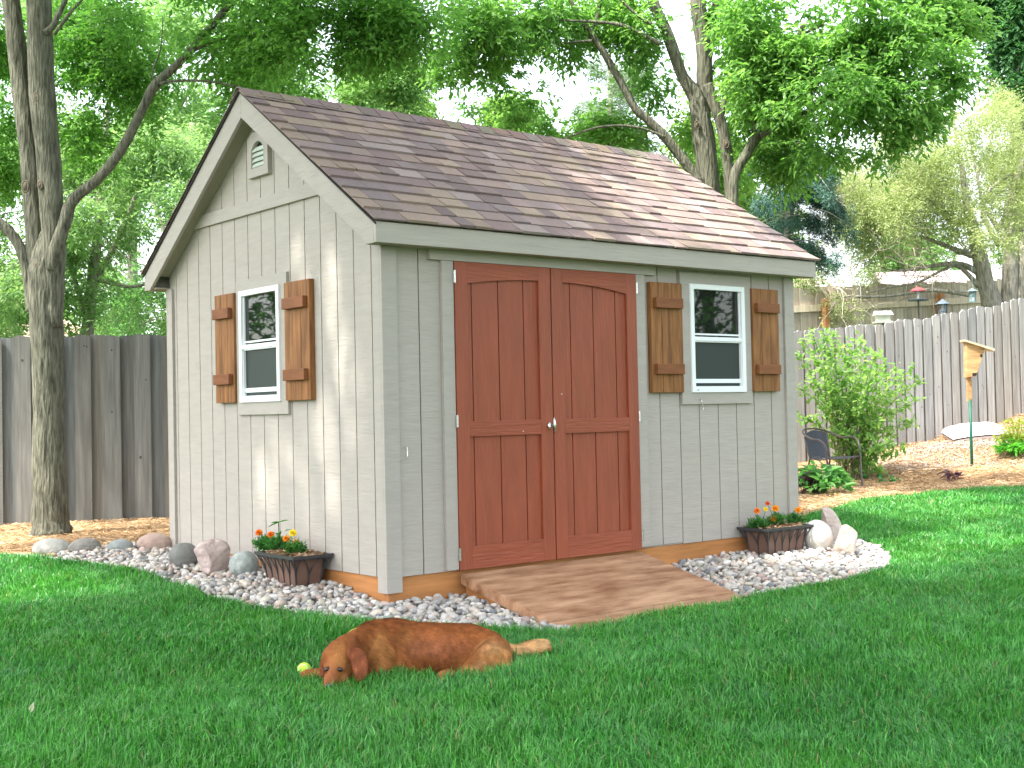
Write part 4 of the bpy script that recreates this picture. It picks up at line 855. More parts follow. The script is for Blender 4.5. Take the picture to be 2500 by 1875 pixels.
# pale thorny honey locust on the right, behind the fences
D4 = 23.0; p = at(2440, 760, D4); p[2] = Hs(p[0], p[1]); T = thing('juniper_tree', 'old spreading tree with thin yellow green foliage and thick grey trunks at the right', 'tree', p, 'trees beyond the fence')
b = MB()
for L in ([(2440, 860, 30), (2424, 745, 24), (2403, 681, 21), (2392, 621, 17), (2377, 561, 14), (2360, 500, 9), (2350, 420, 6), (2335, 330, 4), (2310, 230, 1.5)], [(2462, 860, 30), (2466, 727, 21), (2466, 621, 19), (2462, 561, 18), (2470, 480, 12), (2500, 380, 8), (2520, 250, 4), (2530, 150, 1)], [(2500, 860, 24), (2496, 727, 20), (2500, 600, 16), (2520, 480, 12), (2560, 360, 6), (2580, 250, 2)],
   [(2400, 672, 10), (2347, 645, 6), (2287, 648, 5), (2227, 657, 4), (2178, 660, 2.5), (2120, 640, 1.5)], [(2378, 625, 9), (2332, 609, 6), (2287, 591, 5), (2245, 575, 3)], [(2350, 540, 11), (2325, 541, 9), (2287, 498, 8), (2262, 478, 6), (2248, 445, 5), (2248, 395, 4), (2235, 330, 3), (2215, 270, 1)],
   [(2325, 541, 5), (2322, 500, 4), (2305, 440, 3), (2290, 380, 2), (2270, 310, .8)], [(2375, 722, 6), (2330, 714, 5), (2272, 709, 4.5), (2181, 721, 4), (2121, 725, 3.5), (2061, 724, 3), (2018, 740, 2), (1990, 790, 1.5)], [(2390, 700, 7), (2340, 650, 5), (2300, 660, 3.5), (2240, 690, 3), (2180, 700, 2.6), (2120, 715, 2)],
   [(2440, 600, 8), (2400, 520, 6), (2420, 460, 4), (2480, 420, 3)], [(2290, 500, 4), (2240, 510, 3), (2190, 530, 2), (2150, 560, 1.4)], [(2466, 600, 8), (2430, 545, 6), (2400, 500, 4), (2385, 420, 3), (2365, 330, 1)]): limb(b, L, D4, 10, 5, .2)
b.build('trunk', M['barkpale'], T, smooth=True)
b = MB(); tc_ = uvclumps([(2030, 470, D4, 70), (2070, 520, D4, 60), (1990, 700, D4, 50), (2060, 740, D4, 60), (2150, 600, D4, 80), (2250, 640, D4, 70), (2330, 560, D4, 70)])
twigs(b, [(c[0], c[1]) for c in tc_], 240, 1.15, .010, seed=4, segs=6, gravity=.0); b.build('twigs', M['twig'], T)
cl = uvclumps(scatter(2060, 2560, 240, 560, 21.5, 25, 60, 38, 70, lambda u, v: v > 250 + (2250 - u) * .75) + scatter(1960, 2120, 560, 800, 22, 23.4, 10, 26, 40, lambda u, v: v > 560 + (u - 1960) * .3) + scatter(2110, 2420, 560, 700, 22, 25, 9, 22, 38) + scatter(2040, 2220, 300, 560, 22, 24, 16, 30, 50) + scatter(2330, 2520, 230, 600, 21, 22, 12, 34, 55) + scatter(1990, 2160, 400, 520, 22, 24, 7, 26, 42))
crown('crown', M['leafpale'], T, cl, 30000, 9, .055, .018, ((.24, .32, .13), (.45, .50, .26)), (1.7, .43), .3, sprig=.24)
simpletree('oak_tree', 'tall dark trunked tree at the upper right edge of the view', 2490, 27, [[(2520, 1000, 28), (2500, 600, 25), (2488, 330, 22), (2484, 150, 20), (2478, -100, 18), (2470, -300, 10)], [(2484, 150, 8), (2440, 60, 6), (2400, 10, 4)]],
   uvclumps([(2420, 20, 26, 60), (2480, 90, 25.6, 60), (2430, 150, 26, 40, .6), (2500, 220, 25.6, 50), (2350, -20, 26, 70), (2440, 220, 26, 35, .5), (2500, 0, 25.6, 80)]), 2900, M['leaf'], thick=12, barkm='bark', k=5, ln=.16, wd=.06, pal=((.05, .15, .06), (.12, .29, .11)), gate=(1.3, .4), sprig=.3)

# distant woodland beyond everything
for i, (u, D, hw, top, lab) in enumerate(((60, 48, 330, 560, 'distant rounded tree low behind the left fence'), (700, 52, 300, 330, 'distant tree hidden mostly by the shed gable'), (1900, 46, 130, 640, 'distant tree low behind the spruce'), (2330, 50, 240, 560, 'distant pale tree low behind the far fence'))):
    p = at(u, 1000, D); p[2] = Hs(p[0], p[1]); T = thing('distant_tree', lab, 'tree', p, 'trees beyond the fence'); b = MB(); limb(b, [(u, 1100, 10), (u + 5, 800, 9), (u, top + 60, 4)], D); b.build('trunk', M['barkthin'], T, smooth=True)
    crown('crown', M['leafpale'], T, uvclumps([(u + rg.uniform(-hw, hw) * .8, rg.uniform(top + 30, 900), D + rg.uniform(-2, 2), rg.uniform(50, 90)) for _ in range(20)]), 4200, 6, .22, .1, ((.09, .21, .06), (.22, .36, .12)), (.5, .42), sprig=.5)

RNG = np.random.default_rng(77)
# trees standing left of and behind the camera: they shade the lawn and are mirrored in the windows
def offtree(name, label, x, y, h, cl, n, ln=.17, g=.455):
    T = thing(name, label, 'tree', (x, y, Hs(x, y)), 'shade trees around the lawn'); b = MB(); z = Hs(x, y)
    b.tube(spline([(x, y, z - .2), (x + .1, y, z + 2), (x, y + .1, z + 4.5), (x, y, z + h)], 4), list(np.linspace(.24, .08, 13)), 12, rough=.12)
    for c, r in cl[::3]: b.tube(spline([(x, y, z + 3.2 + RNG.uniform(0, 1.5)), ((x + c[0]) / 2, (y + c[1]) / 2, (z + 4 + c[2]) / 2 + .4), c], 4), list(np.linspace(.09, .015, 9)), 7)
    b.build('trunk', M['bark'], T, smooth=True)
    crown('crown', M['leaf'], T, cl, n, 5, ln, ln * .42, ((.035, .13, .015), (.085, .28, .022)), (.55, g), .3, sprig=.38, avoid=sunny)
def ccl(cx, cy, cz, sx, sy, sz, n, r=1.3): return [((cx + RNG.normal(0, 1) * sx, cy + RNG.normal(0, 1) * sy, cz + RNG.normal(0, 1) * sz), (r, r, r * .75)) for _ in range(n)]
gcl = [((x + RNG.uniform(-.3, .3), y + RNG.uniform(-.3, .3), 8 + RNG.uniform(-.7, .9)), (1.15, 1.15, .9)) for x in np.arange(-7.6, -.6, 1.1) for y in np.arange(-5.2, 4.6, 1.1) if not (x > -3.2 and y < -3.4)]
offtree('maple_tree', 'tall shade tree left of the lawn with a wide crown', -9.2, -1.8, 9, gcl, 46000, g=.31)
offtree('maple_tree', 'shade tree behind the photographer on the right', -1.2, -10.5, 9, ccl(-2.6, -6.6, 7.5, 2.0, 2.2, 1.0, 20), 7500)
for i, (x, y) in enumerate(((13, -8.5), (17, -12), (21, -16.5), (12, -14))):
    offtree('maple_tree', ('leafy tree at the front right of the garden nearest the lawn', 'leafy tree second from the lawn at the front right', 'leafy tree farthest along the front right of the garden', 'leafy tree set back at the front right')[i], x, y, 7, [((x + RNG.normal(0, 1.4), y + RNG.normal(0, 1.4), 1.8 + RNG.uniform(0, 6.5)), 1.2) for _ in range(24)], 2600, .22)

offtree('maple_tree', 'added unseen tree past the left end of the grey fence', -6.5, 14.5, 7, [((-6.5 + RNG.normal(0, 1.6), 14.5 + RNG.normal(0, 1.4), 1.4 + RNG.uniform(0, 6)), 1.2) for _ in range(24)], 2600, .22)  # added out of view so the left window mirrors leaves instead of sky
# ------------------------------------------------------------------ far fence with its orange posts
a = at(1860, 706, 22.3); c = at(2600, 676, 25.8)
top0, top1 = a[2], c[2]; dF = np.array(c[:2]) - np.array(a[:2])
def zf2(x, y): t = ((np.array([x, y]) - a[:2]) @ dF) / (dF @ dF); return top0 + (top1 - top0) * t - 1.85
ff, fd2, fn2, fl2 = fence_boards(a, c, 'far_fence', 'brownish plank fence on higher ground behind the grey fence with orange posts', .205, .2, 1.85, .004, (.46, .39, .31), zf=zf2, seed=9, t=.02, ragged=.035)
b = MB(); z0 = zf2(*a[:2]) + 1.85; z1 = zf2(*c[:2]) + 1.85
for (o0, o1, zz0, zz1) in ((.026, .07, -.44, -.32),):
    V = []
    for q, z in ((a[:2], z0), (c[:2], z1)):
        for o_, zz in ((o0, zz0), (o1, zz0), (o1, zz1), (o0, zz1)): V.append((q[0] + fn2[0] * o_, q[1] + fn2[1] * o_, z + zz))
    b.add(V, [(0, 1, 5, 4), (1, 2, 6, 5), (2, 3, 7, 6), (3, 0, 4, 7), (0, 3, 2, 1), (4, 5, 6, 7)], (.62, .52, .40))
b.build('fence_rail', M['fence'], ff, col=True)
M['post'] = mat('orange_post', (.42, .20, .09), .8, .3, (20, 20, 3))
for u in (1980, 2264, 2545):
    q = at(u, 740, 22.6 + (u - 1860) / 740 * 3.2); t = (np.array(q[:2]) - a[:2]) @ dF / (dF @ dF); p = a[:2] + dF * t + fn2 * .13; zt = top0 + (top1 - top0) * t - .22
    w = .052; e = fd2 * w; n_ = fn2 * w; P = [(p[0] + sx * e[0] + sy * n_[0], p[1] + sx * e[1] + sy * n_[1], zt) for sx, sy in ((-1, -1), (1, -1), (1, 1), (-1, 1))]
    MB().prism(P, (0, 0, -1.9)).build('fence_post', M['post'], ff, bevel=.004)

# neighbouring houses
M['houseR'] = mat('pale_house_siding', (.38, .33, .32), .8, .05); M['roofR'] = mat('pale_roof', (.34, .27, .265), .9, .1); M['houseL'] = mat('tan_lap_siding', (.30, .25, .21), .7, .08); M['roofL'] = mat('peach_roof', (.58, .40, .30), .9, .12)
def house(name, label, cx, cy, rz, w, d, h, rh, wm, rm, z, wins=()):
    T = thing(name, label, 'house', (cx, cy, z), rz=rz)
    MB().box(-w / 2, w / 2, -d / 2, d / 2, -1, h).build('wall', wm, T, local=True)
    b = MB(); o = .4
    for k in range(int(h / .16)): b.box(-w / 2 - .012, w / 2 + .012, -d / 2 - .012, -d / 2 - .001, k * .16 + .006, k * .16 + .157)
    b.build('lap_siding', wm, T, local=True)
    for s in (-1, 1): MB().prism([(-w / 2 - o, 0, h + rh), (-w / 2 - o, s * (d / 2 + o), h - .1), (-w / 2 - o, s * (d / 2 + o), h - .25), (-w / 2 - o, 0, h + rh - .15)], (w + 2 * o, 0, 0)).build('roof', rm, T, local=True)
    for s in (-1, 1): MB().prism([(s * (w / 2 - .02), -d / 2, h - .05), (s * (w / 2 - .02), d / 2, h - .05), (s * (w / 2 - .02), 0, h + rh - .1)], (s * .04, 0, 0)).build('gable', wm, T, local=True)
    for (x, zz, ww, hh) in wins:
        f = MB(); f.box(x - ww / 2 - .08, x + ww / 2 + .08, -d / 2 - .05, -d / 2 - .013, zz - .08, zz + hh + .08); fo = f.build('window', M['white'], T, local=True)
        MB().box(x - ww / 2, x + ww / 2, -d / 2 - .06, -d / 2 - .051, zz, zz + hh).build('pane', M['glass'], fo, local=True)
p = at(2420, 720, 40); house('neighbour_house', 'pale pinkish house behind the far fence and the spreading tree', p[0], p[1], rad(-41), 6.4, 4, 2.1, 1.1, M['houseR'], M['roofR'], 1.9, ((-2, 1, 1.2, 1.2), (1.5, 1, 1.2, 1.2)))
p = at(-210, 760, 29); house('neighbour_house', 'house with a peach coloured roof behind the left fence', p[0], p[1], rad(40), 9, 7, 2.3, 1.9, M['houseL'], M['roofL'], -.1, ((-2, .9, 1.2, 1.2), (1.5, .9, 1.2, 1.2)))

# ------------------------------------------------------------------ bird feeders behind the fence
M['teal'] = mat('teal_metal', (.16, .27, .29), .5, .15); M['slate'] = mat('slate_metal', (.10, .13, .17), .5, .2); M['redroof'] = mat('red_plastic', (.40, .07, .08), .4, .1); M['seed'] = mat('seed_glass', (.40, .42, .40), .3, .3)
M['whitewood'] = mat('pale_tray_wood', (.66, .66, .56), .7, .1)
def lantern(name, label, u, v, D, hpx, wpx, m_, pole):
    c = at(u, v, D); px = D / FPX; h = hpx * px; w = wpx * px / 2; T = thing(name, label, 'bird feeder', (c[0], c[1], c[2] - h))
    MB().lathe([(w * 1.0, 0), (w * 1.0, h * .06), (w * .9, h * .07)], c[0], c[1], c[2] - h, 6).build('base', m_, T)
    MB().lathe([(w * .62, .0), (w * .62, h * .66)], c[0], c[1], c[2] - h * .93, 6).build('seed_tube', M['seed'], T)
    for k in range(6):
        a_ = 2 * math.pi * k / 6; MB().tube([(c[0] + w * .8 * math.cos(a_), c[1] + w * .8 * math.sin(a_), c[2] - h * .94), (c[0] + w * .8 * math.cos(a_), c[1] + w * .8 * math.sin(a_), c[2] - h * .26)], w * .13, 5).build('cage_bar', m_, T)
    MB().lathe([(w * .95, 0), (w * .95, h * .03)], c[0], c[1], c[2] - h * .6, 6).build('band', m_, T)
    MB().lathe([(w * 1.55, h * -.02), (w * 1.5, 0), (w * .35, h * .16), (w * .12, h * .19), (w * .1, h * .24)], c[0], c[1], c[2] - h * .27, 20).build('roof', m_, T)
    if pole == 'hang': MB().tube([(c[0], c[1], c[2] - .03), (c[0], c[1], c[2] + .35)], .004, 5).build('hanger', m_, T)
    else: MB().tube([(c[0], c[1], c[2] - h), (c[0], c[1], Hs(c[0], c[1]) - .2)], .015, 8).build('pole', M['iron'], T)
lantern('bird_feeder', 'dark slate lantern feeder just above the grey fence boards', 2301, 726, 21, 58, 23, M['slate'], 'pole')
lantern('bird_feeder', 'teal lantern feeder hanging from the low branch by the trunks', 2374, 701, 21.6, 36, 17, M['teal'], 'hang')
c = at(2241, 706, 21); T = thing('bird_feeder', 'open platform feeder with a red roof behind the fence', 'bird feeder', (c[0], c[1], c[2] - .1))
MB().lathe([(.12, -.035), (.12, -.02), (.08, .01), (.03, .03), (.01, .035)], c[0], c[1], c[2], 18).build('roof', M['redroof'], T)
MB().lathe([(.16, -.19), (.17, -.17), (.14, -.165)], c[0], c[1], c[2], 18).build('tray', M['slate'], T); MB().lathe([(.022, -.165), (.022, -.03)], c[0], c[1], c[2], 10).build('seed_tube', M['seed'], T)
MB().tube([(c[0], c[1], c[2] - .19), (c[0], c[1], Hs(c[0], c[1]) - .1)], .014, 8).build('pole', M['iron'], T)
c = at(2155, 772, 20.6); T = thing('bird_feeder', 'small cream wooden hopper feeder peeping over the fence', 'bird feeder', (c[0], c[1], c[2] - .1)); r3 = np.array([.775, -.632, 0]); f3 = np.array([.632, .775, 0])
def obx(mb, c, a0, a1, f0, f1, z0, z1, ax=None, fx=None):
    ax = r3 if ax is None else ax; fx = f3 if fx is None else fx
    P = [np.array(c) + ax * a_ + fx * f_ + np.array([0, 0, z_]) for z_ in (z0, z1) for a_, f_ in ((a0, f0), (a1, f0), (a1, f1), (a0, f1))]
    return mb.add(P, [(0, 3, 2, 1), (4, 5, 6, 7), (0, 1, 5, 4), (1, 2, 6, 5), (2, 3, 7, 6), (3, 0, 4, 7)])
obx(MB(), c, -.14, .14, -.1, .1, -.11, -.085).build('tray', M['whitewood'], T); obx(MB(), c, -.11, .11, -.05, .05, -.085, .02).build('hopper', M['whitewood'], T)
b = MB(); b.prism([c + r3 * -.14 + f3 * -.12 + np.array([0, 0, .015]), c + r3 * -.14 + f3 * .12 + np.array([0, 0, .015]), c + r3 * -.14 + np.array([0, 0, .085])], r3 * .28); b.build('roof', M['fence'], T, col=True)
MB().tube([(c[0], c[1], c[2] - .11), (c[0], c[1], Hs(c[0], c[1]) - .1)], .014, 8).build('pole', M['iron'], T)

# ------------------------------------------------------------------ nest box on a green pole
g0 = ong(2373, 1141); Db = (g0 - CAM) @ CF; px = Db / FPX
T = thing('nest_box', 'wooden slant roofed nest box on a dark green pole in the mulch bed', 'nest box', g0)
M['pole'] = mat('green_pole', (.008, .085, .055), .45, .15); M['boxwood'] = mat('box_cedar', (.40, .22, .095), .7, .25, (6, 6, 30), c2=(.54, .33, .16)); M['boxside'] = mat('box_cedar_side', (.40, .22, .10), .75, .3, (6, 6, 30)); M['boxroof'] = mat('box_roof', (.50, .42, .30), .8, .25, (20, 6, 6))
def pz(v): return g0[2] + (1141 - v) * px
MB().tube([(g0[0], g0[1], g0[2] - .2), (g0[0], g0[1], pz(975))], 3.6 * px, 10).build('pole', M['pole'], T, smooth=True)
ax = r3; fx = f3; ry = rad(28); ax = r3 * math.cos(ry) - f3 * math.sin(ry); fx = r3 * math.sin(ry) + f3 * math.cos(ry)   # slight turn, door face towards lower right
mb_ = MB(); obx(mb_, (g0[0], g0[1], 0), -6 * px, 5.5 * px, .0, .035, pz(982), pz(905)); mb_.build('mounting_post', M['boxside'], T, bevel=.003)
# Peterson profile in the plane of r3: back edge vertical, front slanting out towards the top
o = np.array([g0[0], g0[1], 0]); sidep = [(-9, 922), (13, 919), (39, 848), (-8, 835), (-9, 922)][:4]
P = [o + r3 * (a_ * px) + np.array([0, 0, pz(v_)]) + f3 * -.05 for a_, v_ in sidep]
MB().prism(P, f3 * .115).build('box_body', M['boxwood'], T, bevel=.003)
P = [o + r3 * (a_ * px) + np.array([0, 0, pz(v_)]) + f3 * -.085 for a_, v_ in [(-15, 829), (-14, 834), (58, 859), (58, 853)]]
MB().prism(P, f3 * .19).build('roof', M['boxroof'], T, bevel=.002)
c = o + r3 * (27 * px) + np.array([0, 0, pz(869)]) - f3 * .053; b = MB(); b.v = []; V = [c + r3 * math.cos(q) * 3.2 * px + np.array([0, 0, 1]) * math.sin(q) * 4.2 * px for q in np.linspace(0, 2 * math.pi, 17)[:-1]]
b.prism(V, f3 * .002); b.build('entrance_hole', M['dark'], T)
c = o - f3 * .0525; b = MB(); b.prism([c + r3 * (4 * px) + np.array([0, 0, pz(918)]), c + r3 * (13 * px) + np.array([0, 0, pz(918)]), c + r3 * (16 * px) + np.array([0, 0, pz(911)]), c + r3 * (4 * px) + np.array([0, 0, pz(911)])], f3 * .002); b.build('floor_notch', M['dark'], T)

# ------------------------------------------------------------------ mesh patio chair
gA = ong(2105, 1195); Dc = (gA - CAM) @ CF; px = Dc / FPX
T = thing('patio_chair', 'dark metal patio chair with mesh seat beside the leafy shrub', 'chair', gA)
M['chairm'] = mat('bronze_tube', (.075, .062, .060), .4, .15, spec=.5); M['chairmesh'] = mat('charcoal_sling', (.055, .058, .075), .6, .2, (90, 90, 90))
def cp(u, v, d): return tuple(at(u, v, Dc + d))
# arms and rim: one bent tube from the near front leg round the back to the far front leg
fr = [cp(2023, 1163, .0), cp(2022, 1140, .0), cp(2018, 1120, 0), (cp(2017, 1100, 0)), cp(2012, 1085, .02), cp(2000, 1075, .08), cp(1985, 1073, .2), cp(1972, 1067, .3), cp(1961, 1057, .42), cp(1962, 1050, .55), cp(1975, 1046.5, .68), cp(1995, 1047, .78), cp(2025, 1055, .8), cp(2045, 1064, .7), cp(2060, 1067.5, .55), cp(2080, 1067, .4), cp(2092, 1073, .3), cp(2098, 1088, .22), cp(2100, 1115, .2), cp(2103, 1160, .12), cp(2106, 1196, .08)]
MB().tube(spline(fr, 4), 2.6 * px, 8).build('frame', M['chairm'], T, smooth=True)
MB().tube([cp(2022, 1120, .0), cp(2060, 1120, .08), cp(2100, 1114, .2)], 2.0 * px, 6).build('seat_rail', M['chairm'], T, smooth=True)
MB().tube([cp(2018, 1122, 0), cp(1995, 1122, .2), cp(1978, 1120, .38)], 2.0 * px, 6).build('seat_rail', M['chairm'], T, smooth=True)
MB().tube([cp(1964, 1066, .45), cp(1970, 1092, .42), cp(1978, 1120, .38), cp(1974, 1135, .42), cp(1967, 1156, .5)], 2.3 * px, 7).build('leg', M['chairm'], T, smooth=True)
MB().tube([cp(2018, 1056, .8), cp(2022, 1090, .75), cp(2026, 1118, .7), cp(2025, 1140, .7), cp(2022, 1160, .7)], 2.3 * px, 7).build('leg', M['chairm'], T, smooth=True)
MB().tube([cp(2100, 1116, .2), cp(2085, 1120, .45), cp(2078, 1130, .62)], 2. * px, 6).build('leg', M['chairm'], T, smooth=True)
def sheet(rows, th=.004):
    R_ = [spline(r_, 5) for r_ in rows]; n, k = len(R_), len(R_[0]); V = [p for r_ in R_ for p in r_]; F = [(i * k + j, i * k + j + 1, (i + 1) * k + j + 1, (i + 1) * k + j) for i in range(n - 1) for j in range(k - 1)]; return V, F
V, F = sheet([[cp(1965, 1060, .44), cp(1985, 1050, .7), cp(2016, 1055, .78)], [cp(1971, 1090, .42), cp(1992, 1084, .66), cp(2020, 1088, .74)], [cp(1979, 1118, .38), cp(2000, 1114, .6), cp(2024, 1116, .7)]])
o = meshobj('backrest', V, F, M['chairmesh'], T); o.modifiers.new('solid', 'SOLIDIFY').thickness = .004
V, F = sheet([[cp(1979, 1119, .38), cp(2002, 1115, .6), cp(2026, 1116, .7)], [cp(2000, 1120.5, .2), cp(2035, 1117, .45), cp(2065, 1114.5, .5)], [cp(2022, 1119, .02), cp(2060, 1118, .12), cp(2100, 1113, .22)]])
o = meshobj('seat', V, F, M['chairmesh'], T); o.modifiers.new('solid', 'SOLIDIFY').thickness = .004

# ------------------------------------------------------------------ mulch bag
gb = ong(2400, 1078); Dg = (gb - CAM) @ CF; px = Dg / FPX
T = thing('mulch_bag', 'white and pink plastic mulch bag lying against the fence', 'bag', gb)
def bag():
    nu, nv_ = 40, 26; V = []; cols = []; w, dpt, h = 140 * px, .5, 46 * px
    for top in (1, -1):
        for i in range(nu + 1):
            for j in range(nv_ + 1):
                a_, b_ = i / nu * 2 - 1, j / nv_ * 2 - 1
                e = max(0, (1 - abs(a_) ** 8)) ** .4 * max(0, (1 - abs(b_) ** 7)) ** .4
                z = h * .5 * (1 + top * e * (.85 if top > 0 else .95)) * (1 - .2 * abs(a_) ** 2) * .8 + .014 * mnoise.noise(Vector((a_ * 4, b_ * 4, top))) * e + .006 * mnoise.noise(Vector((a_ * 11, b_ * 9, top + 5)))
                V.append(gb + r3 * (a_ * w / 2) + f3 * (b_ * dpt / 2 + .3) + np.array([0, 0, z - .02 * (top < 0) + .05 * (b_ + .6) + .03 * a_]))
                n_ = mnoise.noise(Vector((a_ * 2.5, b_ * 3.2, 3))); c = (.58, .54, .56)
                if -.15 < b_ - a_ * .1 < .45 and abs(a_ - .05) < .45 and n_ > -.15: c = (.62, .22, .16) if n_ > .1 else (.70, .52, .50)
                if b_ > .55 and top > 0: c = (.70, .55, .56)
                if -.75 < b_ < -.45 and -.75 < a_ < -.35 and top > 0: c = (.40, .50, .68)
                if b_ < -.5 and a_ > .1 and n_ > 0: c = (.66, .50, .60)
                if z < h * .3: c = (.50, .40, .33)
                cols.append(c)
    n0 = (nu + 1) * (nv_ + 1); F = []
    for s in (0, 1):
        for i in range(nu):
            for j in range(nv_):
                q = s * n0 + i * (nv_ + 1) + j; f = (q, q + nv_ + 1, q + nv_ + 2, q + 1); F.append(f if s == 0 else f[::-1])
    return V, F, cols
V, F, C = bag(); meshobj('bag_film', V, F, M['attrmatte'], T, cols=C, smooth=True)

# ------------------------------------------------------------------ shrub and bed plants
def plantleaves(name, T, pos, d, ln, wd, lo, hi, material='leaf', six=True, nrmj=.5):
    n = len(pos); q = RNG.uniform(0, 1, (n, 1)); c = np.array(lo) * (1 - q) + np.array(hi) * q
    V, F, C = leafmesh(np.array(pos), np.array(d), ln * RNG.uniform(.6, 1.2, n), wd * RNG.uniform(.7, 1.2, n), c, six, nrmj); return meshobj(name, V, F, M[material], T, cols=C)
gs = ong(2075, 1172); Ds = (gs - CAM) @ CF; px = Ds / FPX
T = thing('leafy_shrub', 'tall loose green shrub growing against the grey fence behind the chair', 'shrub', gs); b = MB(); lp, ld = [], []
tips = [(1945, 860), (1965, 830), (1985, 812), (2010, 806), (2032, 815), (2050, 845), (2075, 835), (2095, 828), (2115, 850), (2140, 862), (2165, 880), (2190, 900), (2215, 905), (2245, 930), (1950, 950), (1955, 1020), (2200, 1000), (2225, 1030), (2180, 1060), (2150, 960), (2100, 920), (2060, 900), (2020, 900), (1990, 880), (2130, 1010), (2190, 950), (2235, 975), (1975, 920), (2090, 1000), (2040, 980), (2000, 1000), (2170, 1110), (2150, 1150), (2205, 1090), (2120, 900), (2070, 870), (2160, 920), (2010, 850), (2110, 1060), (2060, 1060), (2150, 1040), (2030, 940), (2075, 960), (2120, 970)]
for (u, v) in tips:
    tip = at(u + rg.uniform(-6, 6), v, Ds + rg.uniform(-.35, .5)); b0 = gs + r3 * rg.uniform(-.12, .2) + f3 * rg.uniform(-.1, .15); midp = (b0 + tip) / 2 + np.array([0, 0, .18]) + r3 * (-.15 * (tip - b0) @ r3)
    S = spline([b0, midp, tip], 9); b.tube(S, list(np.linspace(.007, .0022, len(S))), 5)
    for i in range(3, len(S)):
        for s in range(6 if i > 6 else 3):
            lp.append(S[i] + RNG.normal(0, .03, 3)); ld.append(unit(RNG.normal(0, .75, 3) + np.array([0, 0, .1]) + (S[i] - S[i - 1]) * 4))
b.build('stems', mat('shrub_stem', (.16, .16, .08), .8, .2), T); plantleaves('leaves', T, lp, ld, .088, .044, (.15, .34, .08), (.38, .56, .20))
def clumpplant(name, label, cat, u, v, w, h, n, ln, wd, lo, hi, material='leaf', group=None, stems=True, six=True, arch=.5):
    g = ong(u, v); T = thing(name, label, cat, g, group); lp, ld = [], []; b = MB()
    for k in range(n):
        a_ = RNG.uniform(0, 6.28); r_ = RNG.uniform(0, 1) ** .6; top = g + np.array([math.cos(a_) * w / 2 * r_, math.sin(a_) * w / 2 * r_, h * (1 - .55 * r_ ** 2) * RNG.uniform(.45, 1)])
        b0 = g + np.array([math.cos(a_) * .04, math.sin(a_) * .04, -.01]); S = spline([b0, (b0 + top) / 2 + np.array([0, 0, .25 * h * r_]), top], 3)
        b.tube(S, .0025, 4, cap=False)
        for s in range(3): lp.append(top + RNG.normal(0, .012, 3)); ld.append(unit(np.array([math.cos(a_ + RNG.normal(0, .9)), math.sin(a_ + RNG.normal(0, .9)), RNG.normal(.05, .35)])))
    b.build('stems', M['grass'], T, col=True).data.attributes['Col'].data.foreach_set('color', np.tile([lo[0] * 1.2, lo[1], lo[2], 1.], len(b.v)).astype(np.float32)); plantleaves('leaves', T, lp, ld, ln, wd, lo, hi, material, six); return T
clumpplant('leafy_perennial', 'bushy green perennial with pointed leaves beside the shed corner', 'plant', 2000, 1208, .62, .33, 85, .13, .062, (.07, .24, .06), (.20, .44, .15))
clumpplant('purple_perennial', 'dark purple leaved plant right against the shed corner', 'plant', 1950, 1212, .34, .26, 14, .15, .085, (.05, .022, .035), (.13, .10, .13), 'leafpale')
clumpplant('purple_perennial', 'small dark purple plant alone in the mulch in front of the nest box', 'plant', 2315, 1176, .22, .15, 11, .10, .045, (.09, .03, .045), (.22, .14, .17), 'leafpale')
clumpplant('golden_shrub', 'yellow green dwarf shrub in front of the mulch bag', 'shrub', 2484, 1100, .52, .42, 120, .07, .025, (.20, .32, .03), (.42, .50, .10), 'leafpale')
clumpplant('fern_plant', 'bright green low feathery plant at the right edge beside the dwarf shrub', 'plant', 2478, 1112, .46, .2, 90, .10, .03, (.07, .32, .03), (.18, .55, .08))
clumpplant('weed_sprig', 'single flat green weed in the mulch just right of the chair', 'weed', 2170, 1177, .22, .06, 5, .10, .08, (.06, .26, .09), (.12, .36, .14))
clumpplant('weed_sprig', 'flat round leaved weed in the mulch between chair and shrub', 'weed', 2132, 1172, .2, .08, 5, .10, .08, (.06, .24, .09), (.12, .34, .14))
clumpplant('weed_sprig', 'tiny bright green weed at the foot of the nest box pole', 'weed', 2394, 1147, .1, .03, 5, .05, .02, (.12, .40, .04), (.2, .5, .1))

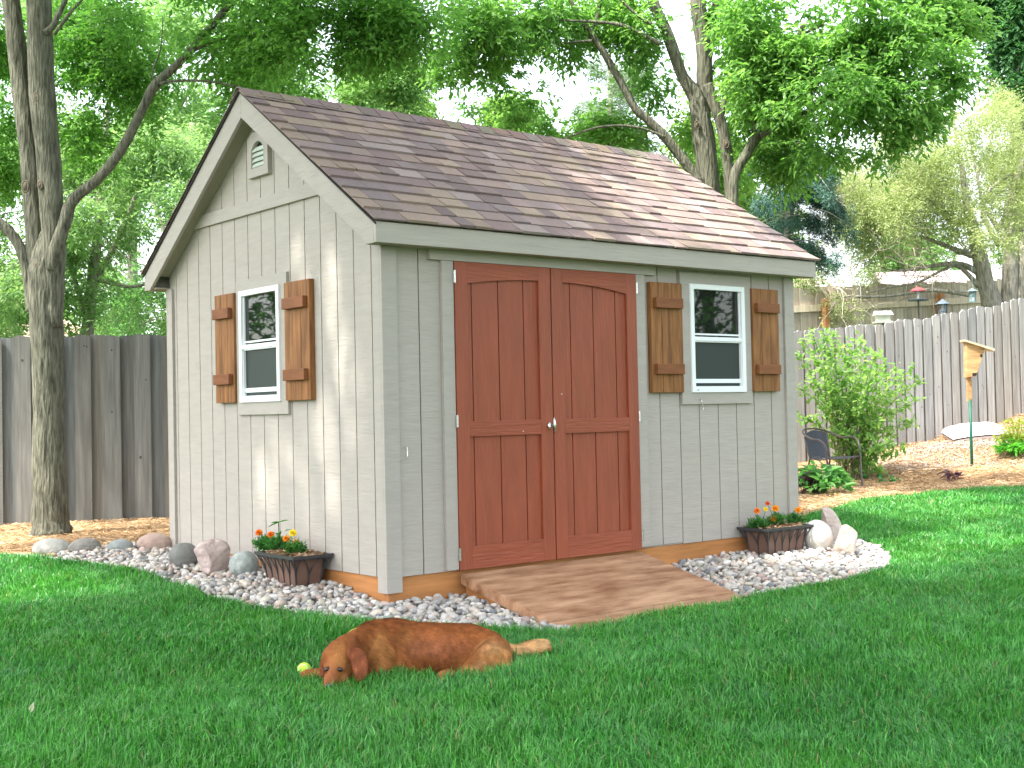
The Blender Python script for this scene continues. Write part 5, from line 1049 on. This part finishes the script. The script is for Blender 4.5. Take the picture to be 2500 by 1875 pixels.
# ------------------------------------------------------------------ planters
def planter(label, corner, ex, ey, LX, LY, zb, hgt, flare):
    """corner: near base corner; ex, ey unit vectors along the long and short sides"""
    corner = np.array([corner[0], corner[1], zb]); ex = np.array(ex, float); ey = np.array(ey, float); up = np.array([0, 0, 1.])
    T = thing('flower_planter', label, 'planter', corner, 'planters at the shed walls')
    c0 = corner + ex * LX / 2 + ey * LY / 2
    def ring(t, inset=0):
        f_ = flare * (t ** 2.2) - inset; hx, hy = LX / 2 + f_, LY / 2 + f_ * .8
        return [c0 - ex * hx - ey * hy + up * hgt * t, c0 + ex * hx - ey * hy + up * hgt * t, c0 + ex * hx + ey * hy + up * hgt * t, c0 - ex * hx + ey * hy + up * hgt * t]
    # liner: straighter than the cage
    def lring(t): f_ = flare * .45 * t - .006; hx, hy = LX / 2 + f_, LY / 2 + f_ * .8; return [c0 - ex * hx - ey * hy + up * hgt * t, c0 + ex * hx - ey * hy + up * hgt * t, c0 + ex * hx + ey * hy + up * hgt * t, c0 - ex * hx + ey * hy + up * hgt * t]
    a_ = lring(.02); d_ = lring(.93); MB().add(a_ + d_, [(3, 2, 1, 0), (4, 5, 6, 7), (0, 1, 5, 4), (1, 2, 6, 5), (2, 3, 7, 6), (3, 0, 4, 7)]).build('liner', M['liner'], T)
    R1 = ring(1.0); r2 = ring(1.0, .022); lp_ = [p - up * .012 for p in R1]
    b = MB(); b.add(R1 + r2 + [p - up * .018 for p in R1] + [p - up * .03 for p in r2], [(0, 1, 5, 4), (1, 2, 6, 5), (2, 3, 7, 6), (3, 0, 4, 7), (0, 8, 9, 1), (1, 9, 10, 2), (2, 10, 11, 3), (3, 11, 8, 0), (4, 5, 13, 12), (5, 6, 14, 13), (6, 7, 15, 14), (7, 4, 12, 15)]); b.build('rim', M['iron'], T)
    rb = ring(0); b = MB()
    for i in range(4): b.tube([rb[i] + up * .012, rb[(i + 1) % 4] + up * .012], .010, 6)
    b.build('base_frame', M['iron'], T)
    b = MB()
    def arches(i, n):
        for k in range(n):
            for (s0, s1) in ((k / n, (k + .5) / n), ((k + 1) / n, (k + .5) / n)):
                P = []
                for t in np.linspace(0, .97, 9):
                    q = ring(t); e = s0 + (s1 - s0) * max(0, (t - .35) / .62) ** 1.6 if t > .35 else s0
                    P.append(q[i] * (1 - e) + q[(i + 1) % 4] * e + up * 0)
                b.tube(P, .0042, 5)
    arches(0, 5 if LX > LY else 2); arches(1, 2); arches(3, 2); arches(2, 5)
    for i in range(4): b.tube([ring(t)[i] for t in np.linspace(0, 1, 8)], .006, 6)
    b.build('cage', M['iron'], T, smooth=True)
    # shredded mulch filling
    n = 800; u_ = RNG.uniform(-.96, .96, (n, 2)); pos = c0 + ex * u_[:, :1] * (LX / 2 + flare * .4) + ey * u_[:, 1:] * (LY / 2 + flare * .3) + up * (hgt * .93 + RNG.uniform(0, .022, (n, 1)))
    V, F, C = leafmesh(pos, RNG.normal(0, 1, (n, 3)) * np.array([1, 1, .2]), RNG.uniform(.02, .06, n), RNG.uniform(.006, .013, n), np.array([(.42, .26, .15), (.28, .16, .09), (.60, .42, .26), (.20, .11, .07)])[RNG.integers(0, 4, n)])
    meshobj('mulch_filling', V, F, M['potsoil'], T, cols=C)
    return c0 + up * hgt, T
def marigold(label, base, spread, h, flowers, group='marigolds in the planters'):
    T = thing('marigold_plant', label, 'marigold', base, group); lp, ld = [], []; b = MB()
    for k in range(46):
        a_ = RNG.uniform(0, 6.28); r_ = RNG.uniform(0, 1) ** .7; tip = base + np.array([math.cos(a_) * spread * r_, math.sin(a_) * spread * r_, h * RNG.uniform(.25, .8) * (1 - .3 * r_)])
        b.tube([base + np.array([0, 0, -.01]), (base + tip) / 2 + np.array([0, 0, .012]), tip], .0016, 4, cap=False)
        for t in np.linspace(.35, 1, 5):
            p = base + (tip - base) * t
            for s in range(5): lp.append(p + RNG.normal(0, .006, 3)); ld.append(unit(RNG.normal(0, 1, 3) + (tip - base) * 5))
    st = b.build('stems', M['grass'], T, col=True); st.data.attributes['Col'].data.foreach_set('color', np.tile([.05, .16, .03, 1.], len(b.v)).astype(np.float32))
    plantleaves('leaves', T, lp, ld, .030, .0095, (.035, .17, .03), (.12, .34, .09), six=False)
    for (fp, col, r_) in flowers:
        fp = np.array(fp); nrm = unit((CAM - fp) * np.array([.5, .5, .2]) + np.array([0, 0, 2.2]) + RNG.normal(0, .4, 3)); sx = unit(np.cross(nrm, [0, 0, 1.]) + 1e-4); sy = np.cross(nrm, sx)
        MB().tube([base + (fp - base) * .15, (base + fp) / 2 + RNG.normal(0, .008, 3), fp - nrm * .008], .0018, 5).build('flower_stem', M['pole'], T)
        pp, pd, nn_ = [], [], 44
        for k in range(nn_):
            a_ = k * 2.4; t = (k / nn_); d_ = (sx * math.cos(a_) + sy * math.sin(a_)) * (.35 + t) + nrm * (1.15 - t * 1.35); pp.append(fp + d_ * r_ * .15 * t); pd.append(d_)
        pd = unit(np.array(pd)); c = np.array(col) * RNG.uniform(.75, 1.12, (nn_, 1)); ln_ = r_ * (.75 + .4 * np.linspace(0, 1, nn_))
        V, F, C = leafmesh(np.array(pp), pd, ln_, np.full(nn_, r_ * .85), c, True, .2, flat=np.tile(nrm, (nn_, 1)) + RNG.normal(0, .3, (nn_, 3)))
        meshobj('flower_head', V, F, M['attrmatte'], T, cols=C)
OR, OY, YE = (.90, .22, .015), (.95, .36, .02), (.95, .72, .03)
# left planter, long side parallel to the gable wall
pc = ong(723, 1441, .01); rim_n = None
ZL = pc[2]
HL = .205
c0, T = planter('dark iron caged planter with marigolds standing by the gable wall', pc, (0, 1, 0), (1, 0, 0), .345, .165, ZL, HL, .068)
PLN = c0
def onx(u, v, X): r_ = ray(u, v); return CAM + r_ * (X - CAM[0]) / r_[0]
def ony(u, v, Y): r_ = ray(u, v); return CAM + r_ * (Y - CAM[1]) / r_[1]
XL = c0[0]; zs = c0[2] - .01
def L_(u, v): p = onx(u, v, XL); return p
b1 = onx(648, 1338, XL); b1[2] = zs; b2 = onx(683, 1343, XL); b2[2] = zs; b3 = onx(722, 1352, XL - .02); b3[2] = zs
marigold('marigold with two orange blooms at the far end of the left planter', b1, .075, .13, [(L_(632, 1300), OR, .021), (L_(661, 1305), OR, .021)])
marigold('marigold with an orange and a yellow bloom in the middle of the left planter', b2, .075, .14, [(L_(699, 1315), OY, .021), (L_(715, 1301), YE, .021)])
marigold('marigold with two orange blooms at the near end of the left planter', b3, .07, .11, [(L_(710, 1338), OY, .022), (L_(723, 1324), OY, .02)])
T = thing('zinnia_seedling', 'tall bare green seedling with broad leaves in the left planter', 'seedling', b2); b = MB(); top = onx(680, 1276, XL); mid_ = onx(681, 1300, XL)
b.tube([b2, mid_, top], .0032, 5).build('stem', M['pole'], T)
tp = [top, top, top, top, onx(693, 1296, XL), onx(684, 1306, XL)]; td = [-r3 + np.array([0, 0, .1]), r3 + np.array([0, 0, .35]), -r3 * .9 + np.array([0, 0, -.25]), f3 * -1 + np.array([0, 0, .3]), r3 + np.array([0, 0, .25]), -r3 + np.array([0, 0, .4])]
plantleaves('leaves', T, tp, td, .062, .026, (.05, .22, .05), (.09, .30, .08), nrmj=.1)
# right planter, long side parallel to the front wall
pc = ong(1876, 1361, .01); ZR = pc[2]
c0, T = planter('dark iron caged planter with marigolds in front of the wall under the right window', pc, (1, 0, 0), (0, 1, 0), .38, .17, ZR, .205, .068)
YR = c0[1]; zs = c0[2] - .01
def R_(u, v): return ony(u, v, YR)
b1 = ony(1850, 1282, YR); b1[2] = zs; b2 = ony(1895, 1277, YR); b2[2] = zs; b3 = ony(1940, 1272, YR); b3[2] = zs
marigold('marigold with an orange bloom at the left end of the right planter', b1, .07, .11, [(R_(1848, 1247), OR, .02), (R_(1869, 1243), YE, .015)])
marigold('marigold with amber and red blooms in the middle of the right planter', b2, .085, .13, [(R_(1893, 1241), OY, .024), (R_(1889, 1266), OY, .022), (R_(1874, 1229), (.75, .10, .03), .015)])
marigold('marigold with one golden bloom at the right end of the right planter', b3, .085, .12, [(R_(1948, 1245), OY, .022)])

# ------------------------------------------------------------------ tennis ball and leaf on the lawn
g = ong(75, 1768); V, F, C = leafmesh(np.array([g + np.array([0, 0, .045])]), np.array([[.3, .2, .8]]), np.array([.045]), np.array([.022]), np.array([[.62, .55, .45]]), True, .2)
o = meshobj('fallen_leaf', V, F, M['leafpale'], cols=C); tag(o, 'small pale dry leaf lying in the grass at the lower left', 'leaf')
g = ong(743, 1652); M['tennis'] = mat('tennis_felt', (.52, .78, .08), .95, .12, (90, 90, 90), .002, (200, 200, 200))
T = thing('tennis_ball', 'yellow green tennis ball in the grass in front of the dog', 'ball', g)
V, F = ico(4); c = g + np.array([0, 0, .033]); V = V / np.linalg.norm(V, axis=1, keepdims=True) * .0335 + c; meshobj('felt', V, F, M['tennis'], T, smooth=True)
S = [c + .0337 * unit(np.array([math.cos(t) + .38 * math.cos(3 * t), math.sin(t) - .38 * math.sin(3 * t), .9 * math.sin(2 * t)])) for t in np.linspace(0, 2 * math.pi, 60)]
MB().tube(S, .0013, 5, cap=False).build('seam', M['white'], T, smooth=True)
# ------------------------------------------------------------------ the dog
DD = 5.98
def dz_(zx, zy, d=0.0):                     # survey point: pixel in the dog close-up (x .31646 + 700, 1450), depth offset
    return at(700 + zx * .31646, 1450 + zy * .31646, DD + d)
PXD = .31646 * DD / FPX
dg = ong(1000, 1660)
DOG = thing('dog', 'golden red retriever lying on the lawn with its chin on the grass', 'dog', dg)
def blob_chain(mb, L, flat=1.0, n=7, k=14):
    """L: (zx, zy, depth, radius px [, depth scale]); spheres swept along the chain"""
    IVs, IFs = ico(3)
    for a_, c in zip(L[:-1], L[1:]):
        for t in np.linspace(0, 1, n):
            p = dz_(a_[0], a_[1], a_[2]) * (1 - t) + dz_(c[0], c[1], c[2]) * t; r_ = (a_[3] * (1 - t) + c[3] * t) * PXD
            fs = (a_[4] if len(a_) > 4 else 1) * (1 - t) + (c[4] if len(c) > 4 else 1) * t
            V = IVs * r_; V = V + f3 * ((V @ f3)[:, None] * (fs - 1)); mb.append((V + p, IFs))
parts = []
blob_chain(parts, [(690, 405, .10, 205, .85), (820, 412, .12, 228, .9), (980, 425, .13, 216, .95), (1180, 432, .13, 214, .95), (1400, 432, .12, 208, .9), (1530, 455, .10, 182, .9), (1600, 480, .10, 142, .9)])   # trunk
blob_chain(parts, [(690, 400, .08, 185, .85), (600, 392, .03, 150, .9), (520, 410, -.04, 122), (455, 430, -.08, 112)])            # neck
blob_chain(parts, [(470, 430, -.10, 112), (420, 465, -.13, 120, .95), (375, 500, -.16, 108, .9)], n=5)                        # skull
blob_chain(parts, [(380, 550, -.19, 90, .9), (356, 610, -.235, 64, .9), (335, 660, -.27, 50, .85), (318, 706, -.30, 40, .85)], n=6)   # muzzle
blob_chain(parts, [(450, 590, -.16, 62), (410, 665, -.21, 46), (360, 712, -.26, 30)], n=5)                                    # cheek and lips
blob_chain(parts, [(690, 470, .0, 150, .8), (690, 560, -.03, 105, .8), (620, 640, -.08, 55), (500, 680, -.14, 45), (380, 660, -.12, 42), (240, 612, -.06, 42), (165, 622, -.06, 44), (135, 630, -.06, 38)], n=7)   # near foreleg under the head
blob_chain(parts, [(760, 520, .04, 150, .8), (900, 545, .06, 130, .8)], n=5)
blob_chain(parts, [(1610, 450, .04, 125, .8), (1570, 500, .0, 135, .62), (1480, 545, -.03, 92, .6), (1390, 590, -.05, 55, .7)], n=8)  # thigh
blob_chain(parts, [(1660, 500, .0, 80, .8), (1700, 560, -.02, 44), (1660, 600, -.04, 34), (1450, 625, -.07, 30), (1330, 622, -.09, 34), (1240, 626, -.14, 48), (1205, 634, -.15, 46)], n=8)   # hock, metatarsus and paw
blob_chain(parts, [(1640, 470, .12, 110, .9), (1700, 520, .14, 52), (1745, 510, .2, 34)], n=5)  # far rump
V = np.concatenate([p[0] for p in parts]); off = np.cumsum([0] + [len(p[0]) for p in parts[:-1]]); F = np.concatenate([p[1] + o_ for p, o_ in zip(parts, off)])
tmp = meshobj('body', V, F, M['skin'], DOG)
r_ = tmp.modifiers.new('r', 'REMESH'); r_.mode = 'VOXEL'; r_.voxel_size = .0065
s_ = tmp.modifiers.new('s', 'SMOOTH'); s_.factor = .6; s_.iterations = 12
dp = bpy.context.evaluated_depsgraph_get(); ev = tmp.evaluated_get(dp); me = bpy.data.meshes.new_from_object(ev); tmp.modifiers.clear(); old = tmp.data; tmp.data = me; bpy.data.meshes.remove(old)
me.materials.clear(); me.materials.append(M['skin'])
nvt = len(me.vertices); co = np.empty(nvt * 3, np.float32); me.vertices.foreach_get('co', co); co = co.reshape(-1, 3).astype(float); nr = np.empty(nvt * 3, np.float32); me.vertices.foreach_get('normal', nr); nr = nr.reshape(-1, 3).astype(float)
off0 = np.array(wpos(DOG)); W = co + off0
# sculpted relief: eye sockets, brow furrow
def dent(c, r_, amt):
    global W
    d_ = np.linalg.norm(W - c, axis=1); W = W - nr * (amt * np.exp(-(d_ / r_) ** 2))[:, None]
eyeL, eyeR = dz_(300, 572, -.255), dz_(420, 586, -.29)
def surf(zx, zy):   # nearest body vertex along the view line
    r0 = unit(dz_(zx, zy) - CAM); q = W - CAM; t = q @ r0; dist = np.linalg.norm(q - t[:, None] * r0, axis=1); k = np.where(dist < .008)[0]
    if len(k) == 0: k = np.array([dist.argmin()])
    return W[k[t[k].argmin()]].copy()
sL, sR = surf(300, 572), surf(420, 586)
dent(sL, .020, .007); dent(sR, .020, .008); dent(surf(372, 500), .03, .004); dent(surf(1060, 560), .06, .006); dent(surf(1330, 560), .05, .010); dent(surf(770, 430), .05, .006); dent(surf(560, 500), .03, .006)
me.vertices.foreach_set('co', (W - off0).astype(np.float32).ravel()); me.update()
me.polygons.foreach_set('use_smooth', np.ones(len(me.polygons), bool))
RUST, GOLD, PALE, MAH, PINK = np.array([.255, .082, .024]), np.array([.42, .19, .062]), np.array([.60, .36, .17]), np.array([.17, .045, .016]), np.array([.28, .105, .058])
def furcol(P):
    d_ = P - CAM; z = d_ @ CF; u = 1250 + FPX * (d_ @ CR) / z; v = 937.5 - FPX * (d_ @ CU) / z; zx = (u - 700) / .31646; zy = (v - 1450) / .31646
    # coat patches follow the anatomy (thigh, ruff, head, flank, spine)
    n1 = vnoise(P, 14, 2); c = np.tile(RUST, (len(P), 1)) * (.85 + .4 * n1[:, None])
    def blend(cx, cy, rx, ry, colr, a=1., rot=0):
        nonlocal c
        dx, dy = zx - cx, zy - cy; q = dx * math.cos(rot) + dy * math.sin(rot); w = -dx * math.sin(rot) + dy * math.cos(rot); g = a * np.exp(-((q / rx) ** 2 + (w / ry) ** 2) ** 1.3) * (.55 + .75 * vnoise(P, 26, 7)); g = np.clip(g, 0, 1)[:, None]; c = c * (1 - g) + colr * g
    blend(1120, 420, 260, 110, PINK, .55); blend(730, 520, 90, 170, GOLD, .7); blend(690, 360, 60, 90, GOLD, .6); blend(600, 480, 55, 90, GOLD, .45); blend(900, 330, 60, 90, GOLD, .3)
    blend(1590, 430, 110, 70, PALE, .75); blend(1570, 510, 170, 90, GOLD, .9, -.45); blend(1450, 560, 90, 30, PALE, .5, -.5); blend(1690, 540, 60, 60, GOLD, .8); blend(1215, 645, 60, 45, GOLD, .9); blend(1350, 540, 70, 90, GOLD, .35)
    blend(410, 480, 90, 110, GOLD, .55); blend(335, 640, 40, 80, PINK, .6); blend(430, 660, 60, 50, GOLD, .8); blend(500, 400, 80, 50, MAH, .5); blend(200, 640, 90, 40, GOLD, .7); blend(850, 210, 160, 40, MAH, .35); blend(1250, 245, 240, 30, RUST * 1.1, .5)
    return c
a_ = me.attributes.new('Col', 'FLOAT_COLOR', 'POINT'); a_.data.foreach_set('color', np.hstack([furcol(W) * .9, np.ones((nvt, 1))]).astype(np.float32).ravel())
# coat: short strands lying along the body
def strands(me_, off, n, ln, parent, name, colf, flow, lift=.22, wd=.0011, keep=None):
    me_.calc_loop_triangles(); nt = len(me_.loop_triangles); tri = np.empty(nt * 3, np.int32); me_.loop_triangles.foreach_get('vertices', tri); tri = tri.reshape(-1, 3)
    nv_ = len(me_.vertices); co = np.empty(nv_ * 3, np.float32); me_.vertices.foreach_get('co', co); co = co.reshape(-1, 3) + off; nr_ = np.empty(nv_ * 3, np.float32); me_.vertices.foreach_get('normal', nr_); nr_ = nr_.reshape(-1, 3)
    A, B, C = co[tri[:, 0]], co[tri[:, 1]], co[tri[:, 2]]; ar = np.linalg.norm(np.cross(B - A, C - A), axis=1); ar /= ar.sum(); k = RNG.choice(nt, n, p=ar); u_, v_ = RNG.uniform(0, 1, (2, n)); fl_ = u_ + v_ > 1; u_[fl_] = 1 - u_[fl_]; v_[fl_] = 1 - v_[fl_]
    P = A[k] + (B - A)[k] * u_[:, None] + (C - A)[k] * v_[:, None]; N_ = unit(nr_[tri[k]].mean(1).astype(float))
    if keep is not None: ok = keep(P); P, N_ = P[ok], N_[ok]
    n = len(P); f_ = flow(P); j = np.stack([vnoise(P, 16, q) - .5 for q in (11, 12, 13)], 1) * 1.1; f_ = f_ + j; t = f_ - N_ * (f_ * N_).sum(1, keepdims=True); t = unit(t)
    d1 = unit(t + N_ * lift + RNG.normal(0, .10, (n, 3))); d2 = unit(t + N_ * lift * .1 + np.array([0, 0, -.15]) + RNG.normal(0, .14, (n, 3)))
    L = (ln(P) if callable(ln) else ln) * RNG.uniform(.6, 1.25, n); L = L[:, None]; s = unit(np.cross(d1, N_)) * wd * RNG.uniform(.7, 1.3, (n, 1)) / 2
    p0 = P - N_ * .001; p1 = p0 + d1 * L * .5; p2 = p1 + d2 * L * .5
    V = np.stack([p0 - s, p0 + s, p1 + s * .9, p1 - s * .9, p2], 1).reshape(-1, 3); b = np.arange(n)[:, None] * 5; F = np.concatenate([b + [0, 1, 2], b + [0, 2, 3], b + [3, 2, 4]]).astype(np.int32)
    c = colf(P) * RNG.uniform(.65, 1.4, (n, 1)) * (.62 + .8 * vnoise(P * np.array([1, 1, .6]), 60, 31))[:, None]; return meshobj(name, V, F, M['fur'], parent, cols=np.repeat(np.clip(c, 0, 1), 5, 0))
def zxy(P): d_ = P - CAM; z = d_ @ CF; return ((1250 + FPX * (d_ @ CR) / z) - 700) / .31646, ((937.5 - FPX * (d_ @ CU) / z) - 1450) / .31646
def bodyflow(P):
    zx, zy = zxy(P); n = len(P); t = np.clip((zx - 480) / 300, 0, 1)[:, None]
    f_ = np.tile(r3, (n, 1)) * (.35 + .75 * t) + np.array([0, 0, -1.]) * (.75 - .3 * t)
    head = ((zx < 500))[:, None]; hf = np.array([0, 0, .8]) + r3 * .5 + f3 * .5; return np.where(head, hf, f_)
def furlen(P):
    zx, zy = zxy(P); L = np.full(len(P), .021); L[zx < 520] = .010; L[(zx < 480) & (zy > 540)] = .004; L[(zx > 560) & (zx < 900)] = .034; L[(zx > 1300) & (zy > 540)] = .020; L[zy > 590] = .010; L[(zx > 1100) & (zx < 1290) & (zy > 595)] = .005; return L
strands(me, off0, 150000, furlen, DOG, 'coat', furcol, bodyflow)
# tail: light feathered plume
def lathe_path(L, name, flatten=1.0):
    mb = MB(); P = [dz_(q[0], q[1], q[2]) for q in L]; S = spline(P, 5); rr = np.interp(np.linspace(0, 1, len(S)), np.linspace(0, 1, len(L)), [q[3] * PXD for q in L]); mb.tube(S, list(rr), 14); return mb, S
tb, TS = lathe_path([(1640, 440, .12, 60), (1710, 455, .12, 58), (1780, 455, .12, 56), (1850, 425, .12, 48), (1920, 408, .11, 44), (1975, 398, .11, 36), (1998, 396, .11, 14)], 'tail')
tb.c = [tuple(PALE)] * len(tb.v); tail = tb.build('tail', M['skin'], DOG, smooth=True, col=True)
def tflow(P): return np.tile(r3 * 1.0 + np.array([0, 0, -.15]), (len(P), 1))
tail.data.update(); strands(tail.data, np.array(wpos(DOG)), 16000, .040, tail, 'tail_feathering', lambda P: (PALE * 1.12) * (.85 + .3 * vnoise(P, 30, 3))[:, None], tflow, lift=.42, wd=.0013)
# ears: thick rounded flaps
EARC = np.array([.20, .062, .028])
def remeshed(name, chain, parent, vox, it, n=6):
    pr = []; blob_chain(pr, chain, n=n); V = np.concatenate([p[0] for p in pr]); off = np.cumsum([0] + [len(p[0]) for p in pr[:-1]]); F = np.concatenate([p[1] + o_ for p, o_ in zip(pr, off)])
    o = meshobj(name, V, F, M['skin'], parent); r_ = o.modifiers.new('r', 'REMESH'); r_.mode = 'VOXEL'; r_.voxel_size = vox; s_ = o.modifiers.new('s', 'SMOOTH'); s_.factor = .5; s_.iterations = it
    ev = o.evaluated_get(bpy.context.evaluated_depsgraph_get()); me_ = bpy.data.meshes.new_from_object(ev); o.modifiers.clear(); old = o.data; o.data = me_; bpy.data.meshes.remove(old)
    me_.materials.clear(); me_.materials.append(M['skin']); me_.polygons.foreach_set('use_smooth', np.ones(len(me_.polygons), bool)); return o
def ear(chain, name, col, n):
    o = remeshed(name, chain, DOG, .003, 5, 9); me_ = o.data; k = len(me_.vertices); co_ = np.empty(k * 3, np.float32); me_.vertices.foreach_get('co', co_); V = co_.reshape(-1, 3) + off0
    cc = np.tile(col, (k, 1)) * (.8 + .5 * vnoise(V, 30, 4))[:, None]; a_ = me_.attributes.new('Col', 'FLOAT_COLOR', 'POINT'); a_.data.foreach_set('color', np.hstack([cc, np.ones((k, 1))]).astype(np.float32).ravel())
    strands(me_, off0, n, .010, o, 'ear_fur', lambda P: np.tile(col * 1.15, (len(P), 1)) * (.7 + .7 * vnoise(P, 34, 4))[:, None], lambda P: np.tile(np.array([0, 0, -1.]) + r3 * .15, (len(P), 1)), lift=.3)
ear([(500, 452, -.185, 40, .5), (548, 482, -.20, 60, .34), (568, 535, -.21, 66, .28), (568, 590, -.215, 58, .26), (560, 635, -.215, 40, .26), (552, 664, -.21, 22, .26)], 'ear', EARC, 14000)
ear([(318, 478, -.14, 26, .6), (284, 520, -.15, 26, .8), (274, 575, -.16, 25, .8), (280, 622, -.17, 18, .8)], 'ear', EARC * .8, 4000)
# eyes, lids, nose, mouth line
M['eye'] = mat('dog_eye', (.012, .008, .006), .12, .1, spec=.8); M['nose'] = mat('dog_nose', (.085, .08, .085), .45, .2, (60, 60, 60), .001, (200, 200, 200)); M['lid'] = mat('dog_lid', (.055, .025, .015), .6, .1)
V3, F3 = ico(3)
for (s, tilt, nm) in ((sL, .4, 1), (sR, -.35, 1)):
    v_ = unit(CAM - s); x_ = unit(np.cross([0, 0, 1.], v_)); y_ = np.cross(v_, x_)
    ca, sa = math.cos(tilt), math.sin(tilt); X_, Y_ = x_ * ca + y_ * sa, -x_ * sa + y_ * ca
    E = V3[:, :1] * X_ * .0165 + V3[:, 1:2] * Y_ * .0105 + V3[:, 2:] * v_ * .007; meshobj('eyelid', E + s - v_ * .0055, F3, M['lid'], DOG, smooth=True)
    E = V3[:, :1] * X_ * .0105 + V3[:, 1:2] * Y_ * .0078 + V3[:, 2:] * v_ * .0075; meshobj('eye', E + s - v_ * .0035, F3, M['eye'], DOG, smooth=True)
sn = surf(312, 716); v_ = unit(CAM - sn); x_ = unit(np.cross([0, 0, 1.], v_)); y_ = np.cross(v_, x_)
E = V3[:, :1] * x_ * (.0165 - .004 * V3[:, 1:2]) + V3[:, 1:2] * y_ * .013 + V3[:, 2:] * v_ * .012; meshobj('nose', E + sn - v_ * .004, F3, M['nose'], DOG, smooth=True)
for q in (-1, 1): E = V3 * .0032; meshobj('nostril', E + sn + v_ * .0075 + x_ * q * .0075 - y_ * .001, F3, M['dark'], DOG, smooth=True)
# toes of the hind and front paw
for (zx, zy) in ((1192, 655), (1212, 662), (1235, 664)):
    s = surf(zx, zy); E = V3 * np.array([.012, .012, .011]); meshobj('toe', E + s + np.array([0, 0, -.001]) + f3 * .003, F3, M['skin'], DOG, cols=np.tile(GOLD * .9, (len(V3), 1)), smooth=True)
# collar
ring_ = [];
n0, n1 = dz_(560, 372, .0), dz_(505, 410, -.04); c_ = dz_(548, 402, -.01); axd = unit(dz_(600, 392, .03) - dz_(520, 410, -.04)); u1 = unit(np.array([0, 0, 1.]) - axd * axd[2]); u2 = np.cross(axd, u1)
M['collar'] = mat('collar_band', (.58, .66, .08), .6, .1)
b = MB(); rc_ = 129 * PXD; pts = [c_ + (u1 * math.cos(t) + u2 * math.sin(t)) * rc_ for t in np.linspace(0, 2 * math.pi, 41)]
b.tube(pts, .0034, 6, cap=False); b.build('collar', M['collar'], DOG, smooth=True)
# bevels and sanity: hide helper nothing else
